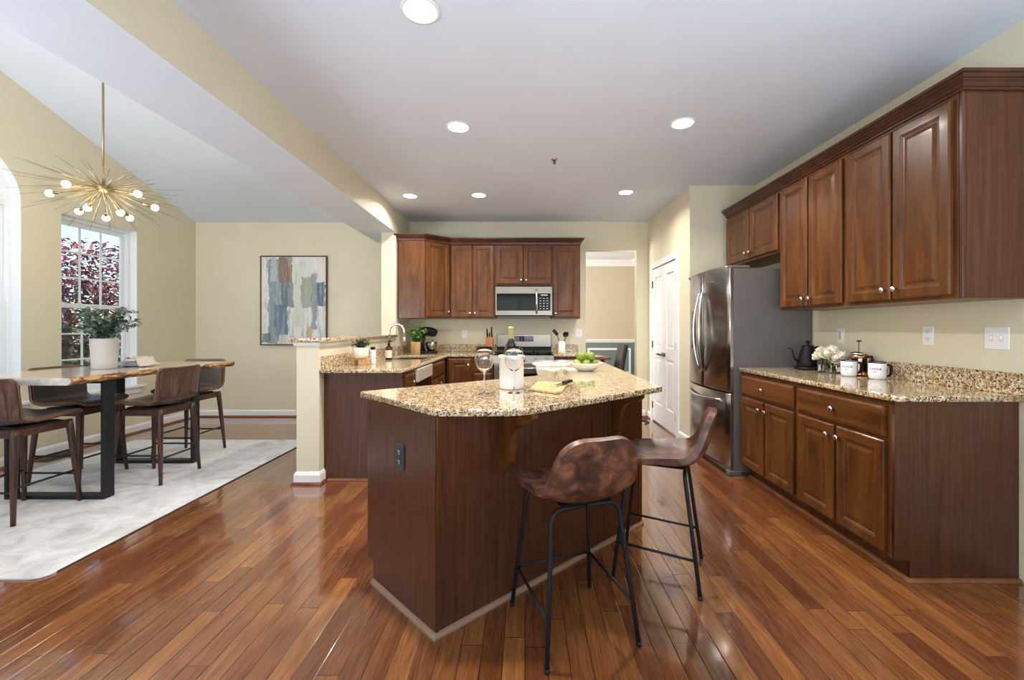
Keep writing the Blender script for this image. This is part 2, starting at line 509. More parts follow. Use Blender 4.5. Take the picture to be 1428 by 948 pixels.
M['blackmetal'] = plain('black_powder_coated_steel', (0.013, 0.015, 0.018), 0.42, spec=0.35)
M['iron'] = plain('cast_iron', (0.015, 0.015, 0.016), 0.5)
M['bronze'] = plain('dark_nickel', (0.12, 0.11, 0.10), 0.35, 1)
M['brass'] = plain('antique_brass', (0.38, 0.30, 0.16), 0.33, 1)
M['copper'] = plain('polished_copper', (0.75, 0.36, 0.24), 0.2, 1)
M['white_cer'] = plain('white_ceramic', (0.82, 0.81, 0.79), 0.25)
M['enamel'] = plain('white_enamel', (0.82, 0.83, 0.86), 0.2, coat=0.3)
M['potgrey'] = plain('ribbed_grey_concrete', (0.55, 0.52, 0.50), 0.7, bump=0.4, bscale=60)
M['tanpot'] = plain('woven_tan_pot', (0.58, 0.36, 0.13), 0.7, bump=0.8, bscale=90)
M['creampot'] = plain('cream_pot', (0.76, 0.66, 0.50), 0.5)
M['outlet'] = plain('white_outlet_plastic', (0.86, 0.85, 0.84), 0.4)
M['slot'] = plain('outlet_slot', (0.06, 0.055, 0.05), 0.6)
M['blackout'] = plain('black_outlet_plastic', (0.035, 0.045, 0.05), 0.35)
M['amber'] = plain('amber_glass', (0.05, 0.015, 0.008), 0.1)
M['labelwhite'] = plain('paper_label', (0.75, 0.66, 0.58), 0.6)
M['lime'] = plain('lime_skin', (0.17, 0.25, 0.022), 0.38, bump=0.3, bscale=150)
M['lime2'] = plain('yellow_lime_skin', (0.32, 0.34, 0.035), 0.38, bump=0.3, bscale=150)
M['petal'] = plain('white_petals', (0.86, 0.80, 0.68), 0.6)
M['winefoil'] = plain('cream_bottle_foil', (0.50, 0.43, 0.20), 0.35)
M['wineglass'] = plain('dark_wine_glass', (0.012, 0.016, 0.010), 0.06, coat=0.5)
M['paper'] = plain('book_paper', (0.85, 0.84, 0.82), 0.6)
M['print'] = plain('printed_photo', (0.30, 0.29, 0.28), 0.5)
M['printred'] = plain('printed_red', (0.5, 0.2, 0.17), 0.5)
M['linen'] = plain('linen_napkin', (0.62, 0.53, 0.44), 0.9, bump=0.4, bscale=400)
M['plate'] = plain('grey_stoneware', (0.55, 0.55, 0.56), 0.3)
M['platerim'] = plain('white_stoneware', (0.78, 0.78, 0.78), 0.3)
M['chairfab'] = plain('charcoal_upholstery', (0.035, 0.028, 0.028), 0.8)
M['tabletop'] = wood('mahogany_table', (0.12, 0.03, 0.012), (0.2, 0.055, 0.022), (0.27, 0.08, 0.035), scale=(2, 20, 20))
M['soil'] = plain('potting_soil', (0.03, 0.02, 0.013), 0.95)
M['grass'] = plain('lawn_grass', (0.12, 0.22, 0.05), 0.95, bump=1, bscale=30)
M['barktree'] = plain('tree_bark', (0.10, 0.07, 0.055), 0.9, bump=1, bscale=20)
M['lampglow'] = plain('recessed_lamp_lens', (1, 1, 1), 0.5, emit=(1, 0.97, 0.92), es=14)
M['bulb'] = plain('lit_globe_bulb', (1, 1, 1), 0.5, emit=(1, 0.90, 0.72), es=16)
M['display'] = plain('range_display', (0.01, 0.01, 0.012), 0.1)
M['text'] = plain('dark_print', (0.03, 0.03, 0.03), 0.5)
M['button'] = plain('grey_button_print', (0.45, 0.45, 0.46), 0.4)

def foliage(name, cols, scale=9):
    m, N, L, b = newmat(name)
    tc = N.new('ShaderNodeTexCoord'); nz = N.new('ShaderNodeTexNoise'); nz.inputs['Scale'].default_value = scale; nz.inputs['Detail'].default_value = 3
    L.new(tc.outputs['Object'], nz.inputs['Vector'])
    r = ramp(N, [(0.36, cols[0]), (0.5, cols[1]), (0.64, cols[2])])
    L.new(nz.outputs['Fac'], r.inputs[0]); L.new(r.outputs[0], b.inputs['Base Color'])
    b.inputs['Roughness'].default_value = 0.5
    b.inputs['Subsurface Weight'].default_value = 0.0
    return m
M['leaf_blue'] = foliage('bluish_eucalyptus_leaves', ((0.04, 0.08, 0.045), (0.12, 0.19, 0.14), (0.32, 0.40, 0.35)), 14)
M['leaf_dark'] = foliage('small_dark_leaves', ((0.01, 0.03, 0.012), (0.03, 0.06, 0.03), (0.09, 0.12, 0.07)), 30)
M['leaf_green'] = foliage('fresh_green_leaves', ((0.02, 0.09, 0.01), (0.06, 0.20, 0.025), (0.25, 0.42, 0.09)), 22)
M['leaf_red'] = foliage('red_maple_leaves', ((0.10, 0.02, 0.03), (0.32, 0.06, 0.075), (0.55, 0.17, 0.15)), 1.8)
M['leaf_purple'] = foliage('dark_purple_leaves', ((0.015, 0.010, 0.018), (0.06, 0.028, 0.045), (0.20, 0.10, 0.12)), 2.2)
M['leaf_tree'] = foliage('garden_tree_leaves', ((0.02, 0.05, 0.012), (0.06, 0.12, 0.03), (0.14, 0.22, 0.06)), 1.5)

def glassmat(name, tint=(1, 1, 1)):
    m, N, L, b = newmat(name)
    b.inputs['Base Color'].default_value = (*tint, 1)
    b.inputs['Transmission Weight'].default_value = 1; b.inputs['Roughness'].default_value = 0.0
    b.inputs['IOR'].default_value = 1.45
    return m
M['glass'] = glassmat('clear_glass')
def panemat():
    m, N, L, b = newmat('window_pane_glass')
    out = N['Material Output'] if 'Material Output' in N else None
    tr = N.new('ShaderNodeBsdfTransparent'); gl = N.new('ShaderNodeBsdfGlossy'); gl.inputs['Roughness'].default_value = 0.01
    lw = N.new('ShaderNodeLayerWeight'); lw.inputs['Blend'].default_value = 0.5
    pw = N.new('ShaderNodeMath'); pw.operation = 'POWER'; pw.inputs[1].default_value = 4.0; L.new(lw.outputs['Facing'], pw.inputs[0])
    fr = N.new('ShaderNodeMath'); fr.operation = 'MULTIPLY_ADD'; fr.inputs[1].default_value = 0.5; fr.inputs[2].default_value = 0.035; L.new(pw.outputs[0], fr.inputs[0])
    mx = N.new('ShaderNodeMixShader')
    L.new(fr.outputs[0], mx.inputs[0]); L.new(tr.outputs[0], mx.inputs[1]); L.new(gl.outputs[0], mx.inputs[2])
    L.new(mx.outputs[0], out.inputs[0]); N.remove(b)
    return m
M['pane'] = panemat()

def artmat():
    """abstract canvas: soft-edged blocks over streaky white; object x,z run 0..1"""
    m, N, L, b = newmat('abstract_canvas_paint')
    tc = N.new('ShaderNodeTexCoord'); sep = N.new('ShaderNodeSeparateXYZ')
    mp = N.new('ShaderNodeMapping'); mp.inputs['Scale'].default_value = (1 / 0.90, 1, 1 / 1.22)
    L.new(tc.outputs['Object'], mp.inputs[0])
    nzd = N.new('ShaderNodeTexNoise'); nzd.inputs['Scale'].default_value = 14; nzd.inputs['Detail'].default_value = 5
    L.new(mp.outputs[0], nzd.inputs['Vector'])
    mm = N.new('ShaderNodeVectorMath'); mm.operation = 'MULTIPLY_ADD'
    L.new(nzd.outputs['Color'], mm.inputs[0]); mm.inputs[1].default_value = (0.10, 0, 0.06)
    ad = N.new('ShaderNodeVectorMath'); ad.operation = 'ADD'; ad.inputs[1].default_value = (-0.05, 0, -0.03)
    L.new(mp.outputs[0], ad.inputs[0]); L.new(ad.outputs[0], mm.inputs[2])
    L.new(mm.outputs[0], sep.inputs[0])
    def mt(op, a, bb, c=None):
        n = N.new('ShaderNodeMath'); n.operation = op
        for i, v in enumerate((a, bb, c)):
            if v is None: continue
            if isinstance(v, (int, float)): n.inputs[i].default_value = v
            else: L.new(v, n.inputs[i])
        return n.outputs[0]
    st = N.new('ShaderNodeTexNoise'); st.inputs['Scale'].default_value = 1; st.inputs['Detail'].default_value = 6; st.inputs['Roughness'].default_value = 0.7
    mp2 = N.new('ShaderNodeMapping'); mp2.inputs['Scale'].default_value = (22, 1, 3.5)
    L.new(mp.outputs[0], mp2.inputs[0]); L.new(mp2.outputs[0], st.inputs['Vector'])
    base = ramp(N, [(0.32, (0.16, 0.22, 0.25)), (0.42, (0.55, 0.60, 0.60)), (0.52, (0.80, 0.78, 0.74))])
    L.new(st.outputs['Fac'], base.inputs[0])
    cur = base.outputs[0]
    X, Z = sep.outputs['X'], sep.outputs['Z']
    rects = [ # x0,x1,z0,z1,color,weight
        (0.10, 0.42, 0.00, 0.98, (0.16, 0.25, 0.31), 0.85),
        (0.14, 0.24, 0.72, 1.0, (0.55, 0.58, 0.56), 0.7),
        (0.30, 0.50, 0.42, 0.70, (0.14, 0.17, 0.18), 0.8),
        (0.27, 0.48, 0.70, 1.0, (0.27, 0.15, 0.10), 0.92),
        (0.20, 0.40, 0.10, 0.45, (0.07, 0.15, 0.24), 0.6),
        (0.50, 0.66, 0.20, 0.92, (0.66, 0.68, 0.60), 0.8),
        (0.62, 0.80, 0.42, 0.78, (0.28, 0.29, 0.22), 0.75),
        (0.64, 0.78, 0.76, 1.0, (0.70, 0.72, 0.70), 0.8),
        (0.78, 0.86, 0.16, 0.80, (0.12, 0.18, 0.24), 0.75),
        (0.86, 0.98, 0.44, 0.71, (0.06, 0.12, 0.24), 0.9),
        (0.86, 1.0, 0.72, 1.0, (0.80, 0.76, 0.72), 0.9),
        (0.70, 0.78, 0.02, 0.20, (0.50, 0.33, 0.08), 0.7),
        (0.00, 0.14, 0.02, 0.12, (0.08, 0.15, 0.2), 0.8),
        (0.26, 0.42, 0.00, 0.11, (0.72, 0.74, 0.74), 0.9),
        (0.00, 0.11, 0.2, 0.6, (0.80, 0.78, 0.75), 0.9),
    ]
    for x0, x1, z0, z1, col, wgt in rects:
        a = mt('MULTIPLY', mt('GREATER_THAN', X, x0), mt('LESS_THAN', X, x1))
        c = mt('MULTIPLY', mt('GREATER_THAN', Z, z0), mt('LESS_THAN', Z, z1))
        f = mt('MULTIPLY', mt('MULTIPLY', a, c), mt('MULTIPLY', mt('MAXIMUM', mt('MINIMUM', mt('MULTIPLY', mt('SUBTRACT', st.outputs['Fac'], 0.34), 6.5), 1.0), 0.25), wgt))
        mx = N.new('ShaderNodeMix'); mx.data_type = 'RGBA'
        L.new(f, mx.inputs['Factor']); L.new(cur, mx.inputs[6]); mx.inputs[7].default_value = (*col, 1)
        cur = mx.outputs[2]
    L.new(cur, b.inputs['Base Color']); b.inputs['Roughness'].default_value = 0.6
    return m
M['art'] = artmat()

# ------------------------------------------------------------------ room shell
CZ = 2.74          # kitchen ceiling
XL, XR = -4.63, 2.42
YB, YR = 6.0, -2.8
YP = 4.475         # pantry front
XP = 1.73          # pantry wall
RIDGE = 1.6
SL = 0.353
def vault(y): return 2.73 + SL * (YB - max(y, RIDGE)) - SL * max(0, RIDGE - y)

def struct(o, **k):
    o['kind'] = 'structure'
    for a, b_ in k.items(): o[a] = b_
    return o

b = MB(); b.box(XL - 0.3, XR + 0.6, YR - 0.15, 9.7, -0.12, 0.0)
struct(b.build('floor', M['floor']))
# kitchen ceiling
b = MB(); b.box(-1.62, XR + 0.15, YR - 0.12, YB + 0.12, CZ, CZ + 0.1)
struct(b.build('ceiling', M['ceiling']))
# vaulted ceiling
b = MB()
t = 0.1
b.prism_x([(YB + 0.12, 2.73 - SL * .12), (RIDGE, vault(RIDGE)), (YR - 0.12, vault(YR)),
           (YR - 0.12, vault(YR) + t), (RIDGE, vault(RIDGE) + t), (YB + 0.12, 2.83 - SL * .12)], XL - 0.15, -2.07)
struct(b.build('ceiling', M['ceiling']))
# header / beam between kitchen and breakfast room
BZ = 2.45
b = MB()
b.prism_x([(YB, BZ), (YB, vault(YB) + t), (RIDGE, vault(RIDGE) + t), (YR, vault(YR) + t), (YR, BZ)], -2.07, -1.62)
struct(b.build('wall_header', M['wall']))
b = MB(); b.box(-2.07, -1.62, YR, YB, BZ - 0.004, BZ - 0.0005)
struct(b.build('trim_1', M['ceiling']))
# stub carrying the header
b = MB(); b.box(-1.80, -1.62, 5.35, YB, 0, BZ - 0.004)
struct(b.build('wall_stub', M['wall']))
# back wall with doorway
def wall_xz(name, outline, holes, y, t, mat):
    o = plate([outline] + holes, t, name, mat, plane='xz', at=y)
    return struct(o)
wall_xz('wall_back', [(XL - 0.12, 0), (0.857, 0), (0.857, 2.339), (1.573, 2.339), (1.573, 0), (2.62, 0), (2.62, CZ), (XL - 0.12, CZ)], [], YB, 0.12, M['wall'])
# left wall (gable) with windows
W2 = (4.256, 5.097, 0.56, 2.40)
AC, AR, AZ = 3.45, 0.475, 2.40
arch = [(AC - AR, 0.56), (AC + AR, 0.56)] + [(AC + AR * math.cos(a), AZ + AR * math.sin(a)) for a in [PI * i / 28 for i in range(29)]]
W0 = (0.2, 1.5, 0.56, 2.40)
out = [(YR - 0.12, 0), (YB + 0.12, 0), (YB + 0.12, 2.70), (RIDGE, vault(RIDGE) + .02), (YR - 0.12, vault(YR) + .02)]
struct(plate([out, rect(*W2), arch], 0.15, 'wall_left', M['wall'], plane='yz', at=XL - 0.15))
# right wall, pantry walls
b = MB(); b.box(XR, XR + 0.12, YR - 0.12, YP + 0.12, 0, CZ); struct(b.build('wall_right', M['wall']))
b = MB(); b.box(XP, XR - 0.0, YP, YP + 0.12, 0, CZ); struct(b.build('wall_recess', M['wall']))
PD0, PD1, PDZ = 4.85, 5.755, 2.04
struct(plate([[(YP + .12, 0), (PD0, 0), (PD0, PDZ), (PD1, PDZ), (PD1, 0), (YB, 0), (YB, CZ), (YP + .12, CZ)]], 0.12, 'wall_pantry', M['wall'], plane='yz', at=XP))
# rear wall behind the camera; its two glazed openings are added for fill light
wall_xz('wall_rear', [(XL - .12, 0), (XR + .12, 0), (XR + .12, CZ), (-1.62, CZ), (-1.62, 2.95), (XL - .12, 2.95)],
        [rect(-1.0, 2.2, 0.12, 2.3), rect(-4.3, -2.3, 0.3, 2.45)], YR - 0.12, 0.12, M['wall'])
for i, (x0, x1, z0, z1) in enumerate(((-1.0, 2.2, 0.12, 2.3), (-4.3, -2.3, 0.3, 2.45))):
    wt = thing('window_%d' % (3 + i), kind='structure', loc=((x0 + x1) / 2, YR - 0.06, z0))
    b = MB(); hw = (x1 - x0) / 2; h = z1 - z0
    b.box(-hw, hw, -.03, .03, 0, .06); b.box(-hw, hw, -.03, .03, h - .06, h)
    n = 4 if i == 0 else 3
    for k in range(n + 1):
        x = -hw + k * (2 * hw - .06) / n
        b.box(x, x + .06, -.03, .03, .06, h - .06)
    b.build('window_frame', M['vinyl'], wt)
    b = MB(); b.box(-hw + .01, hw - .01, -.003, .003, .01, h - .01); b.build('pane', M['pane'], wt)

# far dining room through the doorway
FY = 9.4
b = MB(); b.box(-1.6, 2.62, FY, FY + 0.1, 0.96, CZ); struct(b.build('wall_far_upper', M['wall_far']))
b = MB(); b.box(-1.6, 2.62, FY, FY + 0.1, 0, 0.96); struct(b.build('wall_far_lower', M['wainscot']))
b = MB(); b.box(2.44, 2.56, YB + .12, FY, 0.96, CZ); struct(b.build('wall_far_right_upper', M['wall_far']))
b = MB(); b.box(2.44, 2.56, YB + .12, FY, 0, 0.96); struct(b.build('wall_far_right_lower', M['wainscot']))
b = MB(); b.box(-1.72, -1.6, YB + .12, FY, 0, CZ); struct(b.build('wall_far_left', M['wall_far']))
b = MB(); b.box(-1.72, 2.62, YB + .12, FY + .1, CZ, CZ + .1); struct(b.build('ceiling_far', M['ceiling']))
# crown, chair rail, picture-frame moulding
b = MB()
crown = [(0, CZ), (0, CZ - .13), (.015, CZ - .13), (.03, CZ - .10), (.08, CZ - .04), (.11, CZ - .02), (.11, CZ)]
b.sweep([(-1.58, FY), (2.44, FY), (2.44, YB + .13)], crown); struct(b.build('trim_2', M['trim']))
b = MB()
rail = [(0, .93), (0, 1.0), (.03, 1.0), (.035, .98), (.02, .95), (.012, .93)]
b.sweep([(-1.58, FY), (2.44, FY), (2.44, YB + .13)], rail); struct(b.build('trim_3', M['trim']))
def pframe(b, x0, x1, z0, z1, y, wd=.045):
    b.box(x0, x1, y - .015, y, z0, z0 + wd, .003); b.box(x0, x1, y - .015, y, z1 - wd, z1, .003)
    b.box(x0, x0 + wd, y - .015, y, z0 + wd, z1 - wd, .003); b.box(x1 - wd, x1, y - .015, y, z0 + wd, z1 - wd, .003)
b = MB()
pframe(b, 1.38, 2.335, .25, .81, FY - .0005); pframe(b, .30, 1.26, .25, .81, FY - .0005)
b.box(2.425, 2.4395, 8.1, 9.28, .765, .81); b.box(2.425, 2.4395, 9.235, 9.28, .25, .765); b.box(2.425, 2.4395, 8.1, 9.28, .25, .295)
struct(b.build('trim_4', M['trim']))
b = MB(); b.sweep([(-1.58, FY), (2.44, FY), (2.44, YB + .13)], [(0, 0.0), (.018, 0.0), (.018, .11), (.008, .13), (0, .13)])
struct(b.build('baseboard_far', M['trim']))

# baseboards with stained shoe moulding
BB = [(0.0005, .0), (.016, .0), (.016, .075), (.008, .095), (.0005, .10)]
SHOE = [(.0165, 0), (.034, 0), (.033, .010), (.026, .017), (.0165, .021)]
def baseboard(name, path):
    b = MB(); b.sweep(path, BB); o = struct(b.build(name, M['trim']))
    b = MB(); b.sweep(path, SHOE); b.build('shoe_moulding', M['shoe'], o)
baseboard('baseboard_left', [(XL, YR + .01), (XL, YB), (-1.80, YB), (-1.80, 5.35 + 0.0)][:3])
# knee wall with bar ledge
KX0, KX1, KY = -1.82, -1.64, 3.40
b = MB(); b.box(KX0, KX1, KY, 5.349, 0, 1.13); struct(b.build('wall_knee', M['wall']))
baseboard('baseboard_knee', [(KX0, 5.34), (KX0, KY), (KX1, KY), (KX1, KY + .078)][::1])
b = MB(); b.sweep([(KX0, 5.34), (KX0, KY), (KX1, KY), (KX1, 5.34)], [(0.0005, 1.095), (.012, 1.10), (.018, 1.115), (.018, 1.129), (.0005, 1.129)])
struct(b.build('trim_5', M['trim']))
baseboard('baseboard_right', [(XP, YB - .01), (XP, 5.835)])
baseboard('baseboard_pantry', [(XP, 4.77), (XP, YP), (XP + .04, YP)])
baseboard('baseboard_back', [(0.78, YB), (0.857, YB)])
baseboard('baseboard_back', [(1.573, YB), (1.69, YB)])

# ------------------------------------------------------------------ windows
def double_hung(name, y0, y1, z0, z1, x, zmid, arched=False):
    """window unit in the left wall; local x runs along +Y of the room"""
    wt = thing(name, kind='structure', loc=(x, y0, z0), rz=90)
    W = y1 - y0; H = z1 - z0
    f = MB()   # frame, local: x 0..W, y into room is -y
    f.box(0, .035, -.01, .05, 0, H); f.box(W - .035, W, -.01, .05, 0, H); f.box(.035, W - .035, -.01, .05, H - .04, H); f.box(.035, W - .035, -.01, .05, 0, .04)
    f.build('window_frame', M['vinyl'], wt)
    for (a, c, yo, nm) in ((zmid - .02, H - .04, .028, 'upper_sash'), (.04, zmid + .02, .003, 'lower_sash')):
        s = MB(); sw = .045
        xa, xb = .036, W - .036
        s.box(xa, xa + sw, yo, yo + .022, a, c, .003); s.box(xb - sw, xb, yo, yo + .022, a, c, .003)
        s.box(xa + sw, xb - sw, yo, yo + .022, a, a + sw, .003); s.box(xa + sw, xb - sw, yo, yo + .022, c - sw, c, .003)
        sash = s.build(nm, M['vinyl'], wt)
        g = MB()
        gw, gh = xb - xa - 2 * sw, c - a - 2 * sw
        for k in (1, 2):
            g.box(xa + sw + gw * k / 3 - .009, xa + sw + gw * k / 3 + .009, yo + .006, yo + .016, a + sw, c - sw)
            g.box(xa + sw, xb - sw, yo + .0065, yo + .0155, a + sw + gh * k / 3 - .009, a + sw + gh * k / 3 + .009)
        g.build('muntins', M['vinyl'], sash)
        p = MB(); p.box(xa + sw - .004, xb - sw + .004, yo + .009, yo + .0128, a + sw - .004, c - sw + .004)
        p.build('pane', M['pane'], sash)
    l = MB(); l.box(W / 2 - .03, W / 2 + .03, -.012, .0025, zmid + .005, zmid + .02, .003); l.build('sash_lock', M['vinyl'], wt)
    return wt
w2 = double_hung('window_2', W2[0] + .001, W2[1] - .001, W2[2], W2[3] - .001, XL - 0.095, 0.92)
w1 = double_hung('window_1', AC - AR + .001, AC + AR - .001, 0.56, AZ, XL - 0.095, 0.92)
# arched transom of window_1
b = MB()
def archband(b, r0, r1, y0, y1, zc, seg=28):
    rings = []
    for i in range(seg + 1):
        a = PI * i / seg
        ca, sa = math.cos(a), math.sin(a)
        rings.append([(AR + r0 * ca, y0, zc + r0 * sa), (AR + r1 * ca, y0, zc + r1 * sa), (AR + r1 * ca, y1, zc + r1 * sa), (AR + r0 * ca, y1, zc + r0 * sa)])
    b.rings(rings, True, True, True, False)
zc = AZ - 0.56
archband(b, AR - .07, AR - .002, -.01, .05, zc + .001)
b.box(.068, 2 * AR - .071, -.008, .048, zc + .002, zc + .045)
for a in (45, 90, 135):
    c_, s_ = math.cos(R(a)), math.sin(R(a))
    b.tube([(AR + .05 * c_, .02, zc + .05 * s_ + .03), (AR + (AR - .08) * c_, .02, zc + (AR - .08) * s_)], .009, 6)
archband(b, .16, .178, .01, .03, zc + .03)
b.build('arch_transom', M['vinyl'], w1)
b = MB(); pr = [(AR + (AR - .05) * math.cos(PI * i / 20), zc + (AR - .05) * math.sin(PI * i / 20)) for i in range(21)]
vsa = [b._v((p[0], .02, p[1])) for p in pr]; b._f(vsa); b.build('pane', M['pane'], w1)
# jamb linings (white returns) + stool with apron
for wobj, (a0, a1, z0) in ((w2, (W2[0], W2[1], .56)), (w1, (AC - AR, AC + AR, .56))):
    W = a1 - a0
    b = MB()
    b.box(.0005, .006, -.0945, -.011, 0.0, (1.84 if wobj is w2 else AZ - .56)); b.box(W - .008, W - .0025, -.0945, -.011, 0.0, (1.84 if wobj is w2 else AZ - .56))
    if wobj is w2: b.box(.006, W - .008, -.0945, -.011, 1.832, 1.838)
    else: archband(b, AR - .008, AR - .0025, -.0945, -.011, AZ - .56)
    b.build('jamb_lining', M['trim'], wobj)
    b = MB()
    b.box(0.002, W - .003, -.097, -.011, .001, .012)
    b.box(-.06, W + .06, -.15, -.097, -.018, .012, .005)
    b.box(-.04, W + .04, -.112, -.0965, -.085, -.018, .003)
    b.build('window_sill', M['trim'], wobj)
# ------------------------------------------------------------------ pantry double door (front faces -X)
d1 = thing('door_1', kind='structure', loc=(XP, PD1, 0), rz=-90)
DW = (PD1 - PD0)
b = MB(); cw = .075
cp = [(-cw, 0), (-cw, PDZ + cw), (DW + cw, PDZ + cw), (DW + cw, 0), (DW, 0), (DW, PDZ), (0, PDZ), (0, 0)]
lo = [b._v((p[0], -.0005, p[1])) for p in cp]; hi = [b._v((p[0], -.018, p[1])) for p in cp]
for i in range(8):
    j = (i + 1) % 8; b._f([lo[i], lo[j], hi[j], hi[i]])
for q in ((0, 1, 6, 7), (1, 2, 5, 6), (2, 3, 4, 5)):
    b._f([hi[i] for i in q]); b._f([lo[i] for i in q])
b.build('door_casing', M['trim'], d1)
for k in range(2):
    x0 = .004 + k * (DW / 2)
    wl = DW / 2 - .006
    b = MB()
    b.box(x0, x0 + wl, .004, .03, .02, PDZ - .012)
    pf = [(0, .001), (.10, .0012), (.11, -.006 + .001), (.125, -.005), (.15, .0)]
    # moulded panels: build stiles and rails proud of the slab
    z0, z1 = .02, PDZ - .012
    st = .095
    b.box(x0, x0 + st, -.006, .004, z0, z1, .002); b.box(x0 + wl - st, x0 + wl, -.006, .004, z0, z1, .002)
    for (ra, rb) in ((z0, z0 + .24), (.86, 1.00), (z1 - .12, z1)):
        b.box(x0 + st, x0 + wl - st, -.006, .004, ra, rb, .002)
    for (pa, pb) in ((z0 + .24, .86), (1.0, z1 - .12)):
        b.panel(wl - 2 * st, pb - pa, [(0, .0), (.012, -.0005), (.022, .001), (.045, .006), (.05, .006)], x0 + st, pa, .0045)
    leaf = b.build('door_leaf', M['trim'], d1)
    hx = x0 + (wl - .035 if k == 0 else .035)
    hd = MB()
    hd.lathe([(.026, 0), (.026, .006), (.012, .010), (.010, .045), (.014, .05), (.014, .058)], (hx, -.006, .915), 16, axis='y')
    dx = -1 if k == 0 else 1
    hd.tube([(hx, -.055, .915), (hx + dx * .04, -.06, .92), (hx + dx * .075, -.058, .915), (hx + dx * .1, -.055, .908)], [.010, .010, .009, .007], 8)
    hd.build('door_handle', M['bronze'], leaf)
    for hz in (.22, 1.03, 1.83):
        h = MB(); xx = (x0 if k == 0 else x0 + wl)
        h.tube([(xx, -.012, hz - .045), (xx, -.012, hz + .045)], .008, 8); h.box(xx - .014, xx + .014, -.0085, -.0065, hz - .043, hz + .043)
        h.build('hinge', M['bronze'], leaf)

# ------------------------------------------------------------------ cabinets
DOORP = [(0, .014), (.004, .018), (.008, .020), (.050, .020), (.054, .017), (.058, .0165), (.062, .012), (.072, .011), (.092, .0175), (.094, .0175)]
DRAWP = [(0, .012), (.006, .0135), (.014, .019), (.020, .020)]
def knob(parent, x, z, y=-.022):
    k = MB(); k.lathe([(.006, 0), (.006, .012), (.009, .015), (.0155, .020), (.0165, .025), (.013, .030), (.004, .0325)], (x, y + .0, z), 14, axis='y')
    return k.build('knob', M['chrome'], parent)
def door(parent, x0, x1, z0, z1, kside, kz, yb=-.002):
    b = MB(); b.panel(x1 - x0, z1 - z0, DOORP, x0, z0, yb)
    d = b.build('door', M['cherry'], parent)
    if kside:
        knob(d, x1 - .03 if kside == 'r' else x0 + .03, kz, yb - .0195)
    return d
def drawer(parent, x0, x1, z0, z1, yb=-.002, knobs=1):
    b = MB(); b.panel(x1 - x0, z1 - z0, DRAWP, x0, z0, yb)
    d = b.build('drawer', M['cherry_h'], parent)
    for k in range(knobs):
        knob(d, x0 + (x1 - x0) * (k + 1) / (knobs + 1), (z0 + z1) / 2, yb - .0195)
    return d
def carcass(parent, w, d, z0, z1, toe=0, x0=0):
    b = MB(); b.box(x0 + .0008, x0 + w - .0008, 0, d, z0 + toe, z1, .0015)
    if toe: b.box(x0 + .0008, x0 + w - .0008, .075, d, z0, z0 + toe)
    return b.build('body', M['cherry'], parent)

# right wall base cabinets (front faces -X). origin at far end, local x toward the camera
BXF = 1.81     # base cabinet face
RY0, RY1, RY2 = 3.565, 2.83, 2.108
labels = [('dark cherry base cabinet beside the refrigerator, one drawer over two doors', RY0, RY1),
          ('dark cherry base cabinet at the near end of the right counter, under two white mugs', RY1, RY2)]
for lb, ya, yb_ in labels:
    cb = thing('base_cabinet', lb, 'cabinet', (BXF, ya, 0), -90, 'base cabinets along the right wall')
    wv = ya - yb_
    carcass(cb, wv, XR - BXF - .002, 0, .883, .105)
    m_ = .022
    drawer(cb, m_, wv - m_, .70, .855)
    door(cb, m_, wv / 2 - .012, .125, .68, 'r', .62)
    door(cb, wv / 2 + .012, wv - m_, .125, .68, 'l', .62)
ep = plate([[(BXF + .001, .105), (BXF + .001, .883), (XR - .002, .883), (XR - .002, 0), (BXF + .075, 0), (BXF + .075, .105)]], .018, 'end_panel', M['cherry_p'], plane='xz', at=RY2 - .0195)
tag(ep, 'flat dark cherry end panel closing the near end of the right counter', 'cabinet panel')
b = MB()
SH2 = [(.0005, .0005), (.018, .0005), (.018, .008), (.012, .017), (.0005, .02)]
b.sweep([(BXF + .0735, RY0), (BXF + .0735, RY2 - .021), (XR - .002, RY2 - .021)], SH2)
struct(b.build('trim_6', M['shoe']))

# right wall upper cabinets
UXF = 2.085
UB, UT = 1.385, 2.395
def px_y(px, X): return X * 595.0 / (px - 732)
uppers = [('two-door cherry wall cabinet mounted above the refrigerator', 4.40, 3.475, 1.865),
          ('tall two-door cherry wall cabinet above the kettle and flowers, beside the refrigerator', 3.475, 2.763, UB),
          ('tall two-door cherry wall cabinet above the mugs, nearest on the right wall', 2.763, 2.052, UB)]
for lb, ya, yb_, zb in uppers:
    cb = thing('wall_cabinet', lb, 'cabinet', (UXF, ya, 0), -90, 'wall cabinets along the right wall')
    wv = ya - yb_
    carcass(cb, wv, XR - UXF - .001, zb, UT)
    m_ = .022
    kz = zb + .075
    door(cb, m_, wv / 2 - .008, zb + .02, UT - .045, 'r', kz)
    door(cb, wv / 2 + .008, wv - m_, zb + .02, UT - .045, 'l', kz)
b = MB()
b.box(UXF + .02, XR - .001, 2.033, 2.0505, UB + .0, UT)   # skin panel on the near end
b.box(UXF, UXF + .02, 2.031, 2.0515, UB, UT, .004)
o = b.build('end_panel', M['cherry_p'])
tag(o, 'flat cherry side panel on the near end of the right wall cabinets', 'cabinet panel')
CRP = [(.0005, 2.372), (.010, 2.372), (.010, 2.384), (.016, 2.386), (.022, 2.400), (.034, 2.408), (.034, 2.414), (.040, 2.416), (.048, 2.430), (.056, 2.432), (.056, 2.448), (.0005, 2.448)]
b = MB(); b.sweep([(UXF - .0005, 4.40), (UXF - .0005, 2.0305), (XR - .002, 2.0305)], CRP)
o = b.build('crown_moulding', M['crownwood']); tag(o, 'dark cherry crown moulding along the top of the right wall cabinets', 'moulding')
